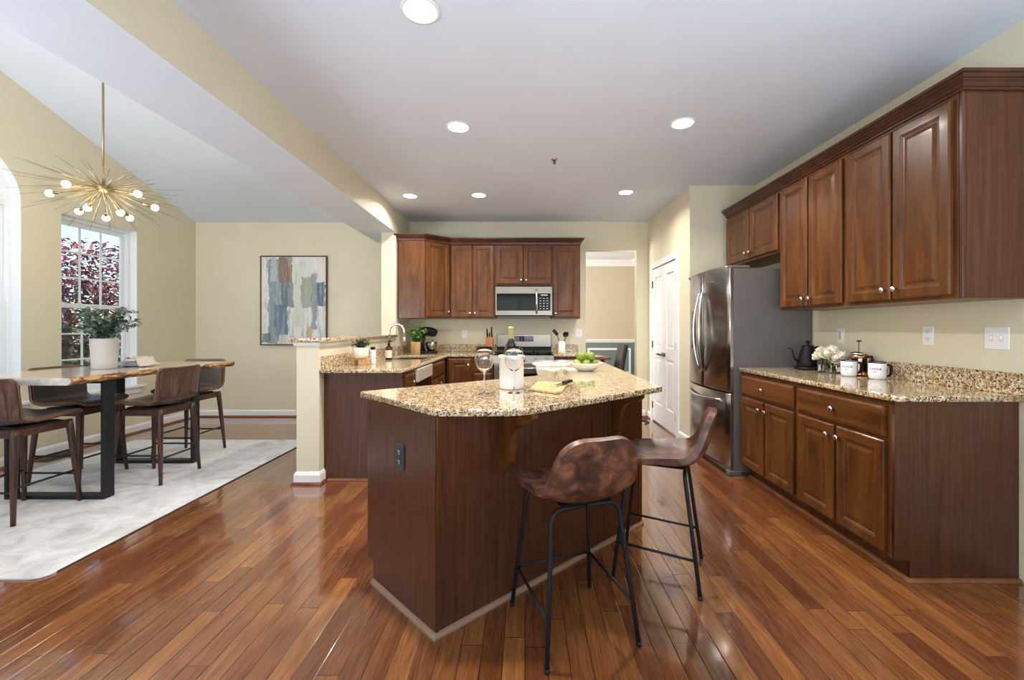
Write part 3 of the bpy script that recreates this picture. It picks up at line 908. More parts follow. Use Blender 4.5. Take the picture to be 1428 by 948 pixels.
# raise carcass top board under crown
b = MB(); b.box(UXF, XR - .002, 2.031, 4.40, UT + .0005, UT + .02); b.build('top_board', M['cherry_h'], o)

# ------------------------------------------------------------------ back run upper cabinets
UYF = 5.67
BUB, BUT = 1.372, 2.375
def wallcab(lb, x0, x1, zb, doors):
    cb = thing('wall_cabinet', lb, 'cabinet', (x0, UYF, 0), 0, 'wall cabinets on the back wall')
    wv = x1 - x0
    carcass(cb, wv, YB - UYF - .001, zb, BUT)
    m_ = .015
    kz = zb + .07
    if doors == 2:
        door(cb, m_, wv / 2 - .004, zb + .018, BUT - .03, 'r', kz); door(cb, wv / 2 + .004, wv - m_, zb + .018, BUT - .03, 'l', kz)
    else:
        door(cb, m_, wv - m_, zb + .018, BUT - .03, 'l', kz)
    return cb
# corner cabinet: pentagon with a diagonal door
CX0 = -1.595
cc = thing('corner_cabinet', 'tall cherry corner wall cabinet with one diagonal door above the sink counter', 'cabinet', (CX0, YB, 0))
pent = [(0.0, -.001), (0.0, -.61), (.325, -.61), (.603, -.332), (.603, -.001)]
b = MB(); b.prism(pent, BUB, BUT, .0015); b.build('body', M['cherry'], cc)
b = MB(); dl = math.hypot(.278, .278)
b.M = Matrix.Translation((.325, -.61, 0)) @ Matrix.Rotation(R(45), 4, 'Z')
b.panel(dl - .04, BUT - BUB - .048, DOORP, .02, BUB + .018, -.002)
dd = b.build('door', M['cherry'], cc)
k = MB(); k.M = Matrix.Translation((.325, -.61, 0)) @ Matrix.Rotation(R(45), 4, 'Z')
k.lathe([(.006, 0), (.006, .012), (.0155, .020), (.0165, .025), (.013, .030), (.004, .0325)], (dl - .05, -.0215, BUB + .09), 14, axis='y')
k.build('knob', M['chrome'], dd)
b = MB(); b.box(-1.62, CX0 - .0005, 5.42, 5.44, BUB, BUT); o = b.build('filler_strip', M['cherry'], None)
tag(o, 'narrow cherry filler strip between the corner wall cabinet and the wall stub', 'cabinet panel')
wallcab('two-door cherry wall cabinet between the corner cabinet and the microwave', -.99, -.398, BUB, 2)
wallcab('short two-door cherry wall cabinet directly over the microwave', -.396, .360, 1.81, 2)
wallcab('single-door cherry wall cabinet right of the microwave, beside the doorway', .362, .735, BUB, 1)
CR2 = [(.0005, 2.35), (.006, 2.35), (.012, 2.375), (.03, 2.395), (.042, 2.41), (.048, 2.418), (.048, 2.432), (.0005, 2.432)]
b = MB(); b.sweep([(CX0 - .001, YB - .1), (CX0 - .001, 5.389), (-1.2698, 5.389), (-.9915, 5.647), (.7365, 5.647), (.7365, YB - .002)], CR2)
o = b.build('crown_moulding', M['crownwood']); tag(o, 'dark cherry crown moulding along the top of the back wall cabinets', 'moulding')

# ------------------------------------------------------------------ microwave
mw = thing('microwave', 'stainless over-the-range microwave with black glass door', 'microwave', (-.392, 5.60, 1.40))
MWW, MWH = .750, .392
b = MB(); b.box(.001, MWW, .02, YB - 5.60 - .002, 0, MWH + .012, .003); b.build('body', M['black'], mw)
b = MB(); b.box(.001, MWW, 0, .019, 0.012, MWH, .004); b.build('front_panel', M['steel'], mw)
b = MB(); b.box(.022, .535, -.006, -.0002, .075, .30, .003); b.build('door_window', M['blackglass'], mw)
b = MB(); b.box(.56, .728, -.006, -.0002, .075, .30, .003); cp_ = b.build('control_panel', M['blackglass'], mw)
b = MB()
for i in range(3):
    for j in range(5):
        b.box(.585 + i * .045, .605 + i * .045, -.0068, -.0062, .095 + j * .034, .104 + j * .034)
        b.build('button', M['button'], cp_); b = MB()
b.box(.60, .69, -.0068, -.0062, .27, .285)
b.build('clock_display', M['button'], cp_)
b = MB(); b.tube([(.545, -.001, .04), (.545, -.035, .055), (.545, -.042, .19), (.545, -.035, .335), (.545, -.001, .35)], .012, 10); b.build('handle', M['brushed_handle'], mw)
b = MB(); b.box(.03, .72, .0, .25, -.02, -.0005, .004); b.build('vent_grille', M['bronze'], mw)

# ------------------------------------------------------------------ counters (kitchen back run + peninsula)
PX0, PX1 = KX1 + .0005, -.975
BYF = 5.365
CT0, CT1 = .884, .914
sink = [(-1.50, 4.50), (-1.08, 4.50), (-1.08, 5.20), (-1.50, 5.20)]
outl = [(PX0, KY + .0), (PX1 - .03, KY + .0), (PX1, KY + .03), (PX1, BYF), (-.398, BYF), (-.398, YB - .001), (-1.6195, YB - .001), (-1.6195, 5.352), (PX0, 5.348)]
ct = plate([outl, sink], CT1 - CT0, 'countertop', M['granite'], bev=.004, at=CT0)
tag(ct, 'granite countertop wrapping from the sink peninsula along the back wall to the range', 'countertop')
b = MB(); b.box(PX0 + .001, PX0 + .021, KY + .03, 5.345, CT1 + .0005, 1.016, .002)
b.box(-1.6185, -1.60, 5.346, YB - .022, CT1 + .0005, 1.016, .002)
b.box(-1.60, -.399, YB - .0215, YB - .001, CT1 + .0005, 1.016, .002)
b.build('backsplash', M['granite'], ct)
ct2 = plate([rect(.368, .745, BYF, YB - .001)], CT1 - CT0, 'countertop', M['granite'], bev=.004, at=CT0)
tag(ct2, 'short granite countertop between the range and the doorway, under the utensil crock', 'countertop')
b = MB(); b.box(.369, .744, YB - .0215, YB - .001, CT1 + .0005, 1.016, .002); b.build('backsplash', M['granite'], ct2)
# bar ledge
lg = plate([[(KX0 - .03, KY - .045), (KX1 + .03, KY - .045), (KX1 + .045, KY - .03), (KX1 + .045, 5.349), (KX0 - .05, 5.349), (KX0 - .05, KY - .03)]], .034, 'bar_ledge', M['granite'], bev=.006, at=1.1305)
tag(lg, 'raised granite bar ledge capping the half wall behind the sink peninsula', 'countertop')
# sink + faucet
b = MB()
b.box(-1.495, -1.085, 4.505, 5.195, .70, .705)
b.box(-1.4995, -1.49, 4.50, 5.20, .70, .8835); b.box(-1.09, -1.0805, 4.50, 5.20, .70, .8835)
b.box(-1.49, -1.09, 4.50, 4.51, .705, .8835); b.box(-1.49, -1.09, 5.19, 5.20, .705, .8835)
o = b.build('sink', M['steel']); tag(o, 'undermount stainless sink set in the peninsula counter', 'sink')
# faucet
fx, fy = -1.545, 4.86
fc = thing('faucet', 'tall gooseneck nickel faucet behind the sink', 'faucet', (fx, fy, CT1 + .0005))
b = MB(); b.lathe([(.028, 0), (.028, .006), (.019, .012), (.017, .09), (.0145, .10)], (0, 0, 0), 18)
pts = [(0, 0, .09), (0, 0, .27)]
rr = .085
for i in range(1, 13):
    a = PI * i / 12 * 1.0
    pts.append((rr - rr * math.cos(a), 0, .29 + rr * math.sin(a) ))
pts.append((2 * rr + .004, 0, .20))
b.tube(pts, .0125, 12); b.lathe([(.014, .0), (.018, .005), (.018, .07), (.014, .075)], (2 * rr + .004, 0, .155), 14)
b.build('spout', M['chrome'], fc)
b = MB(); b.tube([(.0, -.015, .06), (.0, -.045, .075), (.01, -.065, .13)], [.009, .008, .006], 8); b.build('lever', M['chrome'], fc)

# ------------------------------------------------------------------ peninsula base cabinets (front faces +X)
PF = -1.0
def pcab(name, lb, y0, y1, cat='cabinet'):
    return thing(name, lb, cat, (PF, y0, 0), 90, 'base cabinets under the sink peninsula')
pe = plate([[(KX1 + .001, 0), (KX1 + .001, .883), (PF - .001, .883), (PF - .001, .105), (PF - .075, .105), (PF - .075, 0)]], .018, 'end_panel', M['cherry_p'], plane='xz', at=KY + .08)
tag(pe, 'flat dark cherry end panel of the sink peninsula beside the white post', 'cabinet panel')
b = MB(); b.sweep([(KX1 + .036, KY + .0795), (PF - .074, KY + .0795)], SH2); struct(b.build('trim_7', M['shoe']))
c1 = pcab('base_cabinet', 'narrow cherry base cabinet at the near end of the sink peninsula', 3.50, 3.86)
wv = .36; carcass(c1, wv, .62, 0, .883, .105); drawer(c1, .02, wv - .02, .70, .855); door(c1, .02, wv - .02, .125, .68, 'r', .62)
c2 = pcab('base_cabinet', 'cherry sink base cabinet between the dishwasher and the corner', 4.475, 5.36)
wv = .885
b = MB(); b.box(.001, wv, 0, .02, .105, .883); b.box(.001, .02, .02, .615, .105, .883); b.box(wv - .02, wv, .02, .615, .105, .883); b.box(.02, wv - .02, .02, .615, .105, .125); b.box(.001, wv, .075, .6, 0, .1045)
b.build('body', M['cherry'], c2)
drawer(c2, .02, wv - .14, .70, .855, knobs=0); door(c2, .02, (wv - .12) / 2 - .008, .125, .68, 'r', .62); door(c2, (wv - .12) / 2 + .008, wv - .14, .125, .68, 'l', .62)
dw = thing('dishwasher', 'built-in dishwasher with a light metal control strip, in the sink peninsula', 'dishwasher', (PF, 3.865, 0), 90)
b = MB(); b.box(.002, .602, .02, .60, .105, .88); b.box(.002, .602, .075, .6, 0, .1045); b.build('body', M['black'], dw)
b = MB(); b.box(.004, .60, -.022, .018, .115, .745, .004); b.build('door', M['blackglass'], dw)
b = MB(); b.box(.004, .60, -.034, .018, .75, .872, .006); b.build('control_strip', plain('pale_control_strip', (0.50, 0.44, 0.36), 0.35), dw)
b = MB(); b.box(.005, .013, -.026, -.0225, .115, .745); b.build('edge_trim', M['steel'], dw)

# back run base cabinets
def bcab(lb, x0, x1, ndoor, dr=True):
    cb = thing('base_cabinet', lb, 'cabinet', (x0, BYF + .025, 0), 0, 'base cabinets on the back wall')
    wv = x1 - x0
    carcass(cb, wv, YB - BYF - .027, 0, .883, .105)
    if dr == 3:
        for (a, c) in ((.125, .39), (.41, .68), (.70, .855)): drawer(cb, .02, wv - .02, a, c)
    elif dr:
        drawer(cb, .02, wv - .02, .70, .855); door(cb, .02, wv - .02, .125, .68, 'r', .62)
    else:
        door(cb, .02, wv - .02, .125, .855, 'r', .78)
bcab('single-door cherry corner base cabinet left of the wine glass', -.985, -.66, 1, 0)
bcab('narrow cherry drawer cabinet immediately left of the range', -.658, -.400, 1, 3)
bcab('narrow cherry base cabinet right of the range under the utensil crock', .370, .742, 1, 1)

# ------------------------------------------------------------------ range
rg = thing('range', 'stainless gas range with black cast iron grates under the microwave', 'stove', (-.390, 5.33, 0))
RW = .752
b = MB(); b.box(.001, RW, .03, .645, .06, .905, .003); b.box(.03, RW - .03, .06, .6, 0, .06); b.build('body', M['black'], rg)
b = MB(); b.box(.001, RW, .0, .64, .9055, .918, .003); b.build('cooktop', M['blackglass'], rg)
b = MB(); b.prism_x([(-.01, .80), (.028, .80), (.028, .905), (.012, .905)], .001, RW); cpn = b.build('control_panel', M['steel'], rg)
for i in range(5):
    k = MB(); k.lathe([(.021, 0), (.021, .01), (.016, .028), (.004, .029)], (.09 + i * .143, -.004, .85), 16, axis='y'); k.build('knob', M['steel'], cpn)
b = MB(); b.box(.004, RW - .003, -.012, .028, .27, .79, .004); dro = b.build('oven_door', M['steel'], rg)
b = MB(); b.box(.08, RW - .08, -.016, -.0125, .36, .68, .002); b.build('window', M['blackglass'], dro)
b = MB(); b.tube([(.06, -.05, .745), (RW - .06, -.05, .745)], .013, 10); b.box(.08, .10, -.05, -.012, .737, .753); b.box(RW - .10, RW - .08, -.05, -.012, .737, .753); b.build('handle', M['brushed_handle'], dro)
b = MB(); b.box(.004, RW - .003, -.010, .028, .075, .26, .004); b.build('bottom_drawer', M['steel'], rg)
for gx in (.02, .265, .51):
    g = MB()
    x0, x1 = gx, gx + .225
    for xx in (x0, x1 - .014, (x0 + x1) / 2 - .006): g.box(xx, xx + .012, .04, .56, .935, .950, .002)
    for yy in (.04, .17, .295, .42, .548): g.box(x0, x1, yy, yy + .012, .936, .949, .002)
    for xx in (x0, x1 - .014):
        for yy in (.04, .548): g.box(xx, xx + .012, yy, yy + .012, .918, .936)
    g.build('grate', M['iron'], rg)
for (bx, by) in ((.13, .17), (.13, .43), (.375, .30), (.62, .17), (.62, .43)):
    g = MB(); g.lathe([(.045, 0), (.045, .008), (.03, .014), (.004, .014)], (bx, by, .918), 18); g.build('burner', M['iron'], rg)
b = MB(); b.box(.001, RW, .60, .665, .919, 1.16, .004); bgd = b.build('backguard', M['steel'], rg)
b = MB(); b.box(.001, RW, .585, .5995, .919, .99, .003); b.build('backguard_vent', M['black'], bgd)
b = MB(); b.box(.24, .51, .5965, .5995, 1.06, 1.135, .001); dsp = b.build('display', M['blackglass'], bgd)
b = MB()
for i in range(6):
    for j in range(3):
        b = MB(); b.box(.255 + i * .042, .268 + i * .042, .5955, .5963, 1.07 + j * .021, 1.078 + j * .021); b.build('button', M['button'], dsp)

# ------------------------------------------------------------------ refrigerator (front faces -X)
fr = thing('refrigerator', 'large stainless french-door refrigerator with a bottom freezer drawer', 'refrigerator', (1.72, 4.465, 0), -90)
FW = .885
b = MB(); b.box(.004, FW - .004, .035, .692, .03, 1.748, .004); b.box(.03, FW - .03, .06, .68, 0, .03); b.build('body', M['fridgeside'], fr)
def bulge(x): return .045 * (1 - (2 * x / FW - 1) ** 2)
def curved(x0, x1, z0, z1, mat, name, parent=fr, t=.05, y0=.0, n=14, off=0):
    b = MB(); rings = []
    for i in range(n + 1):
        x = x0 + (x1 - x0) * i / n
        e = .008 if i in (0, n) else 0
        yf = y0 - bulge(x) + e - off
        rings.append([(x, y0 + t, z0), (x, yf + .006, z0), (x, yf, z0 + .006), (x, yf, z1 - .006), (x, yf + .006, z1), (x, y0 + t, z1)])
    b.rings(rings, True, True, True, False)
    for f in b.bm.faces:
        if len(f.verts) == 4 and abs(f.calc_center_median().y - (y0 - bulge(f.calc_center_median().x) - off)) < .01: f.smooth = True
    return b.build(name, mat, parent)
mid = FW / 2
dL = curved(.003, mid - .003, .70, 1.775, M['darksteel'], 'fridge_door', t=.03)
dR = curved(mid + .003, FW - .003, .70, 1.775, M['darksteel'], 'fridge_door', t=.03)
dF = curved(.003, FW - .003, .075, .69, M['darksteel'], 'freezer_drawer', t=.03)
b = MB(); b.box(.02, FW - .02, .0, .034, .02, .07, .004); b.box(FW - .06, FW + .0, -.01, .1, .0, .045, .008); b.build('kick_grille', M['fridgeside'], fr)
for s, dp in ((-1, dL), (1, dR)):
    b = MB(); x = mid + s * .045
    pts = []
    for i in range(15):
        u = i / 14
        z = .84 + u * .74
        pts.append((mid + s * (.030 + .035 * math.sin(PI * u)), -bulge(mid) - .012 - .05 * math.sin(PI * u) ** .7, z))
    b.tube(pts, .0115, 10); b.build('handle', M['brushed_handle'], dp)
b = MB(); pts = [(.10 + .685 * i / 14, -bulge(.10 + .685 * i / 14) - .008 - .04 * math.sin(PI * i / 14) ** .6, .625 - .012 * math.sin(PI * i / 14)) for i in range(15)]
b.tube(pts, .0115, 10); b.build('handle', M['brushed_handle'], dF)
disp = curved(.065, .285, 1.02, 1.42, M['blackglass'], 'water_dispenser', parent=dL, t=.01, off=.003, n=6)
curved(.09, .26, 1.04, 1.27, M['black'], 'dispenser_recess', parent=disp, t=.006, off=.005, n=4)
b = MB(); b.box(.0, .10, -.01, .17, 1.7485, 1.775, .006); b.box(FW - .10, FW, .0, .17, 1.7485, 1.772, .006); b.build('hinge_cover', M['fridgeside'], fr)
b = MB(); b.box(FW - .30, FW - .24, -bulge(FW - .27) - .0015, -bulge(FW - .27) + .004, 1.655, 1.665); b.build('badge', M['brushed_handle'], dR)

# ------------------------------------------------------------------ right countertop
RC0 = 1.785
rc = plate([[(RC0, RY0 + .005), (XR - .001, RY0 + .005), (XR - .001, RY2 - .045), (RC0 + .03, RY2 - .045), (RC0, RY2 - .015)]], .03, 'countertop', M['granite'], bev=.005, at=.884)
tag(rc, 'granite countertop along the right wall beside the refrigerator, holding mugs and kettle', 'countertop')
b = MB(); b.box(XR - .0215, XR - .001, RY2 - .04, RY0 + .0, .9145, 1.022, .002); b.build('backsplash', M['granite'], rc)

# ------------------------------------------------------------------ island
A_ = Vector((-.359, 1.708)); B_ = Vector((.743, 2.712)); C_ = Vector((-.784, 2.128))
dAB = (B_ - A_).normalized(); nAB = Vector((dAB.y, -dAB.x))    # outward, toward the stools
dAC = (C_ - A_).normalized(); nAC = Vector((-dAC.y, dAC.x))
if nAC.x > 0: nAC = -nAC
isl = thing('kitchen_island', 'dark cherry kitchen island with angled panels and scrolled brackets', 'kitchen island', (0, 0, 0))
b = MB()
inn = [(-.357, 1.722), (.722, 2.706), (.722, 4.40), (.12, 4.40), (.12, 2.955), (-.770, 2.140)]
b.prism(inn, .105, .8835)
toe = [(-.357, 1.722), (.722, 2.706), (.722, 4.40), (.19, 4.40), (.19, 2.93), (-.72, 2.09)]
b.prism(toe, 0, .1045)
b.build('body', M['cherry'], isl)
def slab_between(P, Q, t, z0, z1, nrm, name, mat, parent, notch=None):
    b = MB()
    n = nrm * t
    if notch:   # notch at Q's foot
        d = (P - Q).normalized() * notch
        outl = [(P, z0), (Q + d, z0), (Q + d, .105), (Q, .105), (Q, z1), (P, z1)]
    else:
        outl = [(P, z0), (Q, z0), (Q, z1), (P, z1)]
    a = [b._v((p.x, p.y, z)) for p, z in outl]; c = [b._v((p.x - n.x, p.y - n.y, z)) for p, z in outl]
    b._f(a); b._f(c[::-1])
    for i in range(len(a)):
        j = (i + 1) % len(a); b._f([a[i], a[j], c[j], c[i]])
    return b.build(name, mat, parent)
slab_between(A_, C_, .012, 0.001, .883, nAC, 'side_panel', M['cherry_p'], isl, notch=.06)
slab_between(A_ + nAB * .0, B_, .012, 0.001, .883, nAB, 'back_panel', M['cherry_p'], isl)
b = MB(); b.box(.723, .735, 2.72, 4.40, .001, .883); b.build('side_panel', M['cherry_p'], isl)
# battens on the seating side
def along(s): return A_ + dAB * s
for s0, s1, zz in ((.004, .012, .883), (.985, .993, .883), (1.105, 1.112, .883), (1.455, 1.488, .883)):
    slab_between(along(s0) + nAB * .004, along(s1) + nAB * .004, .004, .02, zz, nAB, 'batten', M['cherry'], isl)
# brackets
def corbel(s):
    b = MB()
    prof = [(0, .883), (.215, .883), (.215, .862), (.20, .845), (.165, .832), (.125, .822), (.10, .80), (.085, .77), (.078, .73), (.078, .69), (.07, .65), (.05, .622), (.03, .612), (.03, .60), (0, .60)]
    th = .038
    P = along(s)
    a = []; c = []
    for o, z in prof:
        q = P + nAB * (o + .0005)
        a.append(b._v((q.x - dAB.x * th / 2, q.y - dAB.y * th / 2, z))); c.append(b._v((q.x + dAB.x * th / 2, q.y + dAB.y * th / 2, z)))
    b._f(a); b._f(c[::-1])
    for i in range(len(a)):
        j = (i + 1) % len(a); b._f([a[i], a[j], c[j], c[i]])
    # backing strip
    for dd_, o0, o1, z0, z1 in ((.028, .0008, .012, .595, .883),):
        p0 = P - dAB * dd_; p1 = P + dAB * dd_
        vs = [(p0 + nAB * o0), (p1 + nAB * o0), (p1 + nAB * o1), (p0 + nAB * o1)]
        b.prism([(v.x, v.y) for v in vs], z0, z1)
    b.build('bracket', M['cherry'], isl)
corbel(.345); corbel(1.16)
b = MB()
SH3 = [(.0005, .0005), (.016, .0005), (.016, .010), (.010, .019), (.0005, .022)]
b.sweep([tuple(C_ - dAC * .062 ), tuple(A_), tuple(B_ + Vector((0.0, 0.0)))][::1], SH3)
b.build('base_moulding', plain('light_base_moulding', (0.33, 0.2, 0.13), 0.35), isl)
# island top
top = [(-.85, 2.205), (-.37, 1.727), (-.345, 1.718), (-.08, 1.722), (-.02, 1.735), (.03, 1.765), (.752, 2.375), (.772, 2.40), (.77, 2.43), (.762, 4.42), (.09, 4.42), (.09, 2.965), (-.40, 2.575), (-.845, 2.225)]
it = plate([top], .03, 'countertop', M['granite'], bev=.005, at=.884)
tag(it, 'angled granite top of the kitchen island with wine glasses and lime bowl on it', 'countertop')

# ------------------------------------------------------------------ outlets and switches
def outlet(lb, loc, rz, kind='duplex', mat='outlet', slot='slot', w_=.07, h_=.115):
    nm = 'outlet' if kind == 'duplex' else 'light_switch'
    t_ = thing(nm, lb, 'outlet' if kind == 'duplex' else 'light switch', loc, rz)
    b = MB(); b.box(-w_ / 2, w_ / 2, -.006, -.0006, -h_ / 2, h_ / 2, .002); b.build('cover_plate', M[mat], t_)
    if kind == 'duplex':
        for s in (-1, 1):
            b = MB(); b.lathe([(.0155, 0), (.0155, .002), (.0145, .003)], (0, -.006, s * .021), 16, axis='y', sx=1, sy=.85)
            r_ = b.build('receptacle', M[mat], t_)
            b = MB()
            for xx in (-.0065, .0065): b.box(xx - .0013, xx + .0013, -.0096, -.0091, s * .021 - .001, s * .021 + .008)
            b.box(-.002, .002, -.0096, -.0091, s * .021 - .009, s * .021 - .005); b.build('slot', M[slot], r_)
    elif kind == 'rocker':
        b = MB(); b.box(-.016, .016, -.010, -.0062, -.033, .033, .002); b.build('rocker', M[mat], t_)
        b = MB(); b.box(-.013, .013, -.0108, -.0102, -.028, .028); b.build('rocker_face', M['button'], t_)
    else:
        for xx in ((-.023, .023) if w_ > .1 else (0,)):
            b = MB(); b.box(xx - .005, xx + .005, -.016, -.0062, -.002, .014, .002); b.box(xx - .006, xx + .006, -.0075, -.0062, -.013, .013); b.build('toggle', M[mat], t_)
            b = MB(); b.box(xx - .0075, xx + .0075, -.0068, -.0061, -.016, .016); b.build('toggle_slot', M['button'], t_)
outlet('white double outlet on the right wall between the press and the double switch', (XR, 2.557, 1.197), -90)
outlet('white two-gang toggle switch plate, rightmost on the right wall', (XR, 2.185, 1.19), -90, 'toggle', w_=.116)
outlet('small white rocker switch on the right wall above the flowers', (XR, 3.265, 1.185), -90, 'rocker')
outlet('white outlet on the back wall above the backsplash left of the knife block', (-.847, YB, 1.162), 0)
outlet('white switch on the back wall beside the doorway, right of the utensils', (.758, YB, 1.175), 0, 'toggle', w_=.09)
outlet('white outlet low on the breakfast room wall behind the far chair', (-4.30, YB, .41), 0)
pc = A_ + dAC * .285
P_ = A_ + dAC * .272
ang = math.degrees(math.atan2(-dAC.y, -dAC.x))
outlet('black outlet on the side panel of the kitchen island', (P_.x + nAC.x * .0003, P_.y + nAC.y * .0003, .670), ang, mat='blackout', slot='outlet')

# ------------------------------------------------------------------ ceiling fixtures
cans = [(-.493, 2.01, 'recessed ceiling light nearest the camera, at the top of the view'),
        (-.496, 3.176, 'recessed ceiling light above the island head'),
        (1.154, 3.12, 'recessed ceiling light near the right wall cabinets'),
        (-1.297, 4.824, 'recessed ceiling light close to the beam, leftmost of the far three'),
        (-.516, 4.798, 'recessed ceiling light over the back cabinets, middle of the far three'),
        (1.113, 4.697, 'recessed ceiling light near the pantry doors')]
for i, (x, y, lb) in enumerate(cans):
    t_ = thing('recessed_light', lb, 'ceiling light', (x, y, CZ), 0, 'recessed ceiling lights')
    b = MB(); b.lathe([(.072, -.002), (.078, -.007), (.090, -.006), (.094, -.0005), (.072, -.0005)], (0, 0, 0), 32, caps=False); b.build('trim_ring', M['trim'], t_)
    b = MB(); b.lathe([(.0715, -.0008), (.0715, -.003), (.04, -.009), (.003, -.011)], (0, 0, 0), 32); b.build('lens', M['lampglow'], t_)
    l = lamp('can_lamp', 'AREA', (x, y, CZ - .02), (0, 0, 0), 25 if y < 4 else 14, (1, .94, .86), .12, spread=R(150))
    l.data.shape = 'DISK'
    l.parent = t_; l.location = (0, 0, -.02)
sp = thing('fire_sprinkler', 'small chrome fire sprinkler head on the kitchen ceiling', 'sprinkler', (.262, 3.78, CZ))
b = MB(); b.lathe([(.032, -.0005), (.032, -.004), (.018, -.010), (.010, -.012)], (0, 0, 0), 20); b.build('escutcheon', M['chrome'], sp)
b = MB(); b.lathe([(.007, -.012), (.007, -.03), (.004, -.03)], (0, 0, 0), 12)
b.tube([(.007, 0, -.015), (.014, 0, -.025), (.004, 0, -.04)], .0018, 6); b.tube([(-.007, 0, -.015), (-.014, 0, -.025), (-.004, 0, -.04)], .0018, 6)
b.lathe([(.013, -.04), (.013, -.042), (.002, -.044)], (0, 0, 0), 12); b.build('sprinkler_head', M['bronze'], sp)

# ------------------------------------------------------------------ chandelier
CHX, CHY, CHZ = -3.49, 3.53, 2.40
cd = thing('chandelier', 'brass starburst chandelier with round bulbs hanging over the slab table', 'chandelier', (CHX, CHY, CHZ))
vz = vault(CHY) - CHZ
b = MB(); b.tube([(0, 0, .03), (0, 0, vz - .02)], .0075, 10); b.build('rod', M['brass'], cd)
b = MB(); b.lathe([(.06, -.035), (.065, -.02), (.065, .01)], (0, 0, vz), 24); b.build('canopy', M['brass'], cd)
b = MB(); b.ico((0, 0, 0), .045, 3, (1, 1, .8)); b.build('hub', M['brass'], cd)
sm = MB(); sm.tube([(0, 0, .03), (0, 0, .3), (0, 0, .54)], [.0024, .002, .001], 5)
sp0 = sm.build('spike', M['brass'], cd)
first = True
rnd = random.Random(3)
N_ = 84
for i in range(N_):
    # fibonacci directions, flattened, thinned above the hub
    zz = 1 - 2 * (i + .5) / N_
    th = i * PI * (3 - 5 ** .5)
    rxy = math.sqrt(1 - zz * zz)
    d = Vector((rxy * math.cos(th), rxy * math.sin(th), zz * (.48 if zz > 0 else .62) - .03))
    ln = d.length * rnd.uniform(.82, 1.08) * (1.0 if zz < .55 else .75)
    q = d.to_track_quat('Z', 'Y')
    s_ = sp0 if first else sp0.copy()
    if not first: C.objects.link(s_)
    first = False
    s_.parent = cd; s_.rotation_mode = 'QUATERNION'; s_.rotation_quaternion = q; s_.scale = (1, 1, ln)
def bulb_dir(px, py, dy):
    D = CHY + dy
    return Vector(((px - 732) * D / 595 - CHX, dy, 1.24 + (458 - py) * D / 595 - CHZ))
bl = [(92, 256.5, -.16), (69, 269.5, .0), (192, 270.5, -.05), (216, 289.5, .22), (110, 295, .26), (122, 290, .12), (148, 304, .30), (168, 296.5, .16), (181, 304, .33)]
am = MB(); am.tube([(0, 0, .03), (0, 0, .92)], .0045, 8)
am.lathe([(.0045, .84), (.013, .86), (.014, .92), (.010, .935)], (0, 0, 0), 14)
first = True
for (px, py, dy) in bl:
    d = bulb_dir(px, py, dy)
    ln = d.length
    q = d.to_track_quat('Z', 'Y')
    a = MB(); a.tube([(0, 0, .03), (0, 0, ln - .05)], .004, 8); a.lathe([(.004, ln - .085), (.012, ln - .07), (.013, ln - .03), (.010, ln - .022)], (0, 0, 0), 14)
    ao = a.build('arm', M['brass'], cd); ao.rotation_mode = 'QUATERNION'; ao.rotation_quaternion = q
    g = MB(); g.ico((0, 0, ln), .027, 3); g.build('bulb', M['bulb'], ao)
lamp('chandelier_glow', 'POINT', (0, 0, 0), (0, 0, 0), 14, (1, .86, .66), shadow_soft_size=.25).parent = cd
C.objects[-1].location = (0, 0, -.18)

# ------------------------------------------------------------------ painting
pt = thing('painting', 'large abstract painting in blues and whites in a thin wooden frame', 'painting', (-3.70, YB, 1.008))
b = MB(); b.box(0, .90, -.03, -.002, 0, 1.22); cv = b.build('canvas', M['art'], pt, loc=(.014, 0, .014))
b = MB()
for (a, c, e, g) in ((0, .928, 0, .012), (0, .928, 1.238, 1.25), (0, .012, .012, 1.238), (.916, .928, .012, 1.238)):
    b.box(a, c, -.042, -.001, e, g, .002)
b.build('frame', M['cherry_h'], pt)

# ------------------------------------------------------------------ rug
b = MB()
RX0, RX1, RY_0, RY_1 = -4.30, -2.38, 2.10, 4.73
pts = [(RX0, RY_0), (-2.44, RY_0)] + [(-2.44 + .06 * math.sin(a), RY_0 + .06 - .06 * math.cos(a)) for a in [PI / 2 * i / 6 for i in range(1, 7)]] + [(RX1, RY_1), (RX0, RY_1)]
b.prism(pts, .0008, .009, .002)
rg_ = b.build('rug', M['rug']); tag(rg_, 'pale mottled grey area rug under the slab table', 'rug')
b = MB(); b.box(RX1 - .003, RX1 + .004, RY_0 + .07, RY_1, .0006, .0075); b.build('binding', M['chairfab'], rg_)
# floor vent by the left wall
fv = thing('floor_vent', 'slotted metal floor register against the left wall beneath the window', 'vent', (XL + .14, 4.12, 0))
b = MB(); b.box(-.065, .065, -.16, .16, .0006, .004, .001); b.build('vent_frame', M['bronze'], fv)
b = MB()
for i in range(14): b.box(-.05, .05, -.145 + i * .021, -.135 + i * .021, .004, .0055)
b.build('slats', M['black'], fv)
# cord by the pantry
b = MB(); b.tube([(1.50, 5.80, .008), (1.56, 5.70, .008), (1.66, 5.78, .012), (1.60, 5.88, .008), (1.52, 5.82, .014), (1.58, 5.72, .008), (1.64, 5.62, .008), (1.55, 5.52, .008)], .006, 8)
o = b.build('cord', M['black']); tag(o, 'dark coiled cord lying on the floor by the pantry doors', 'cord')

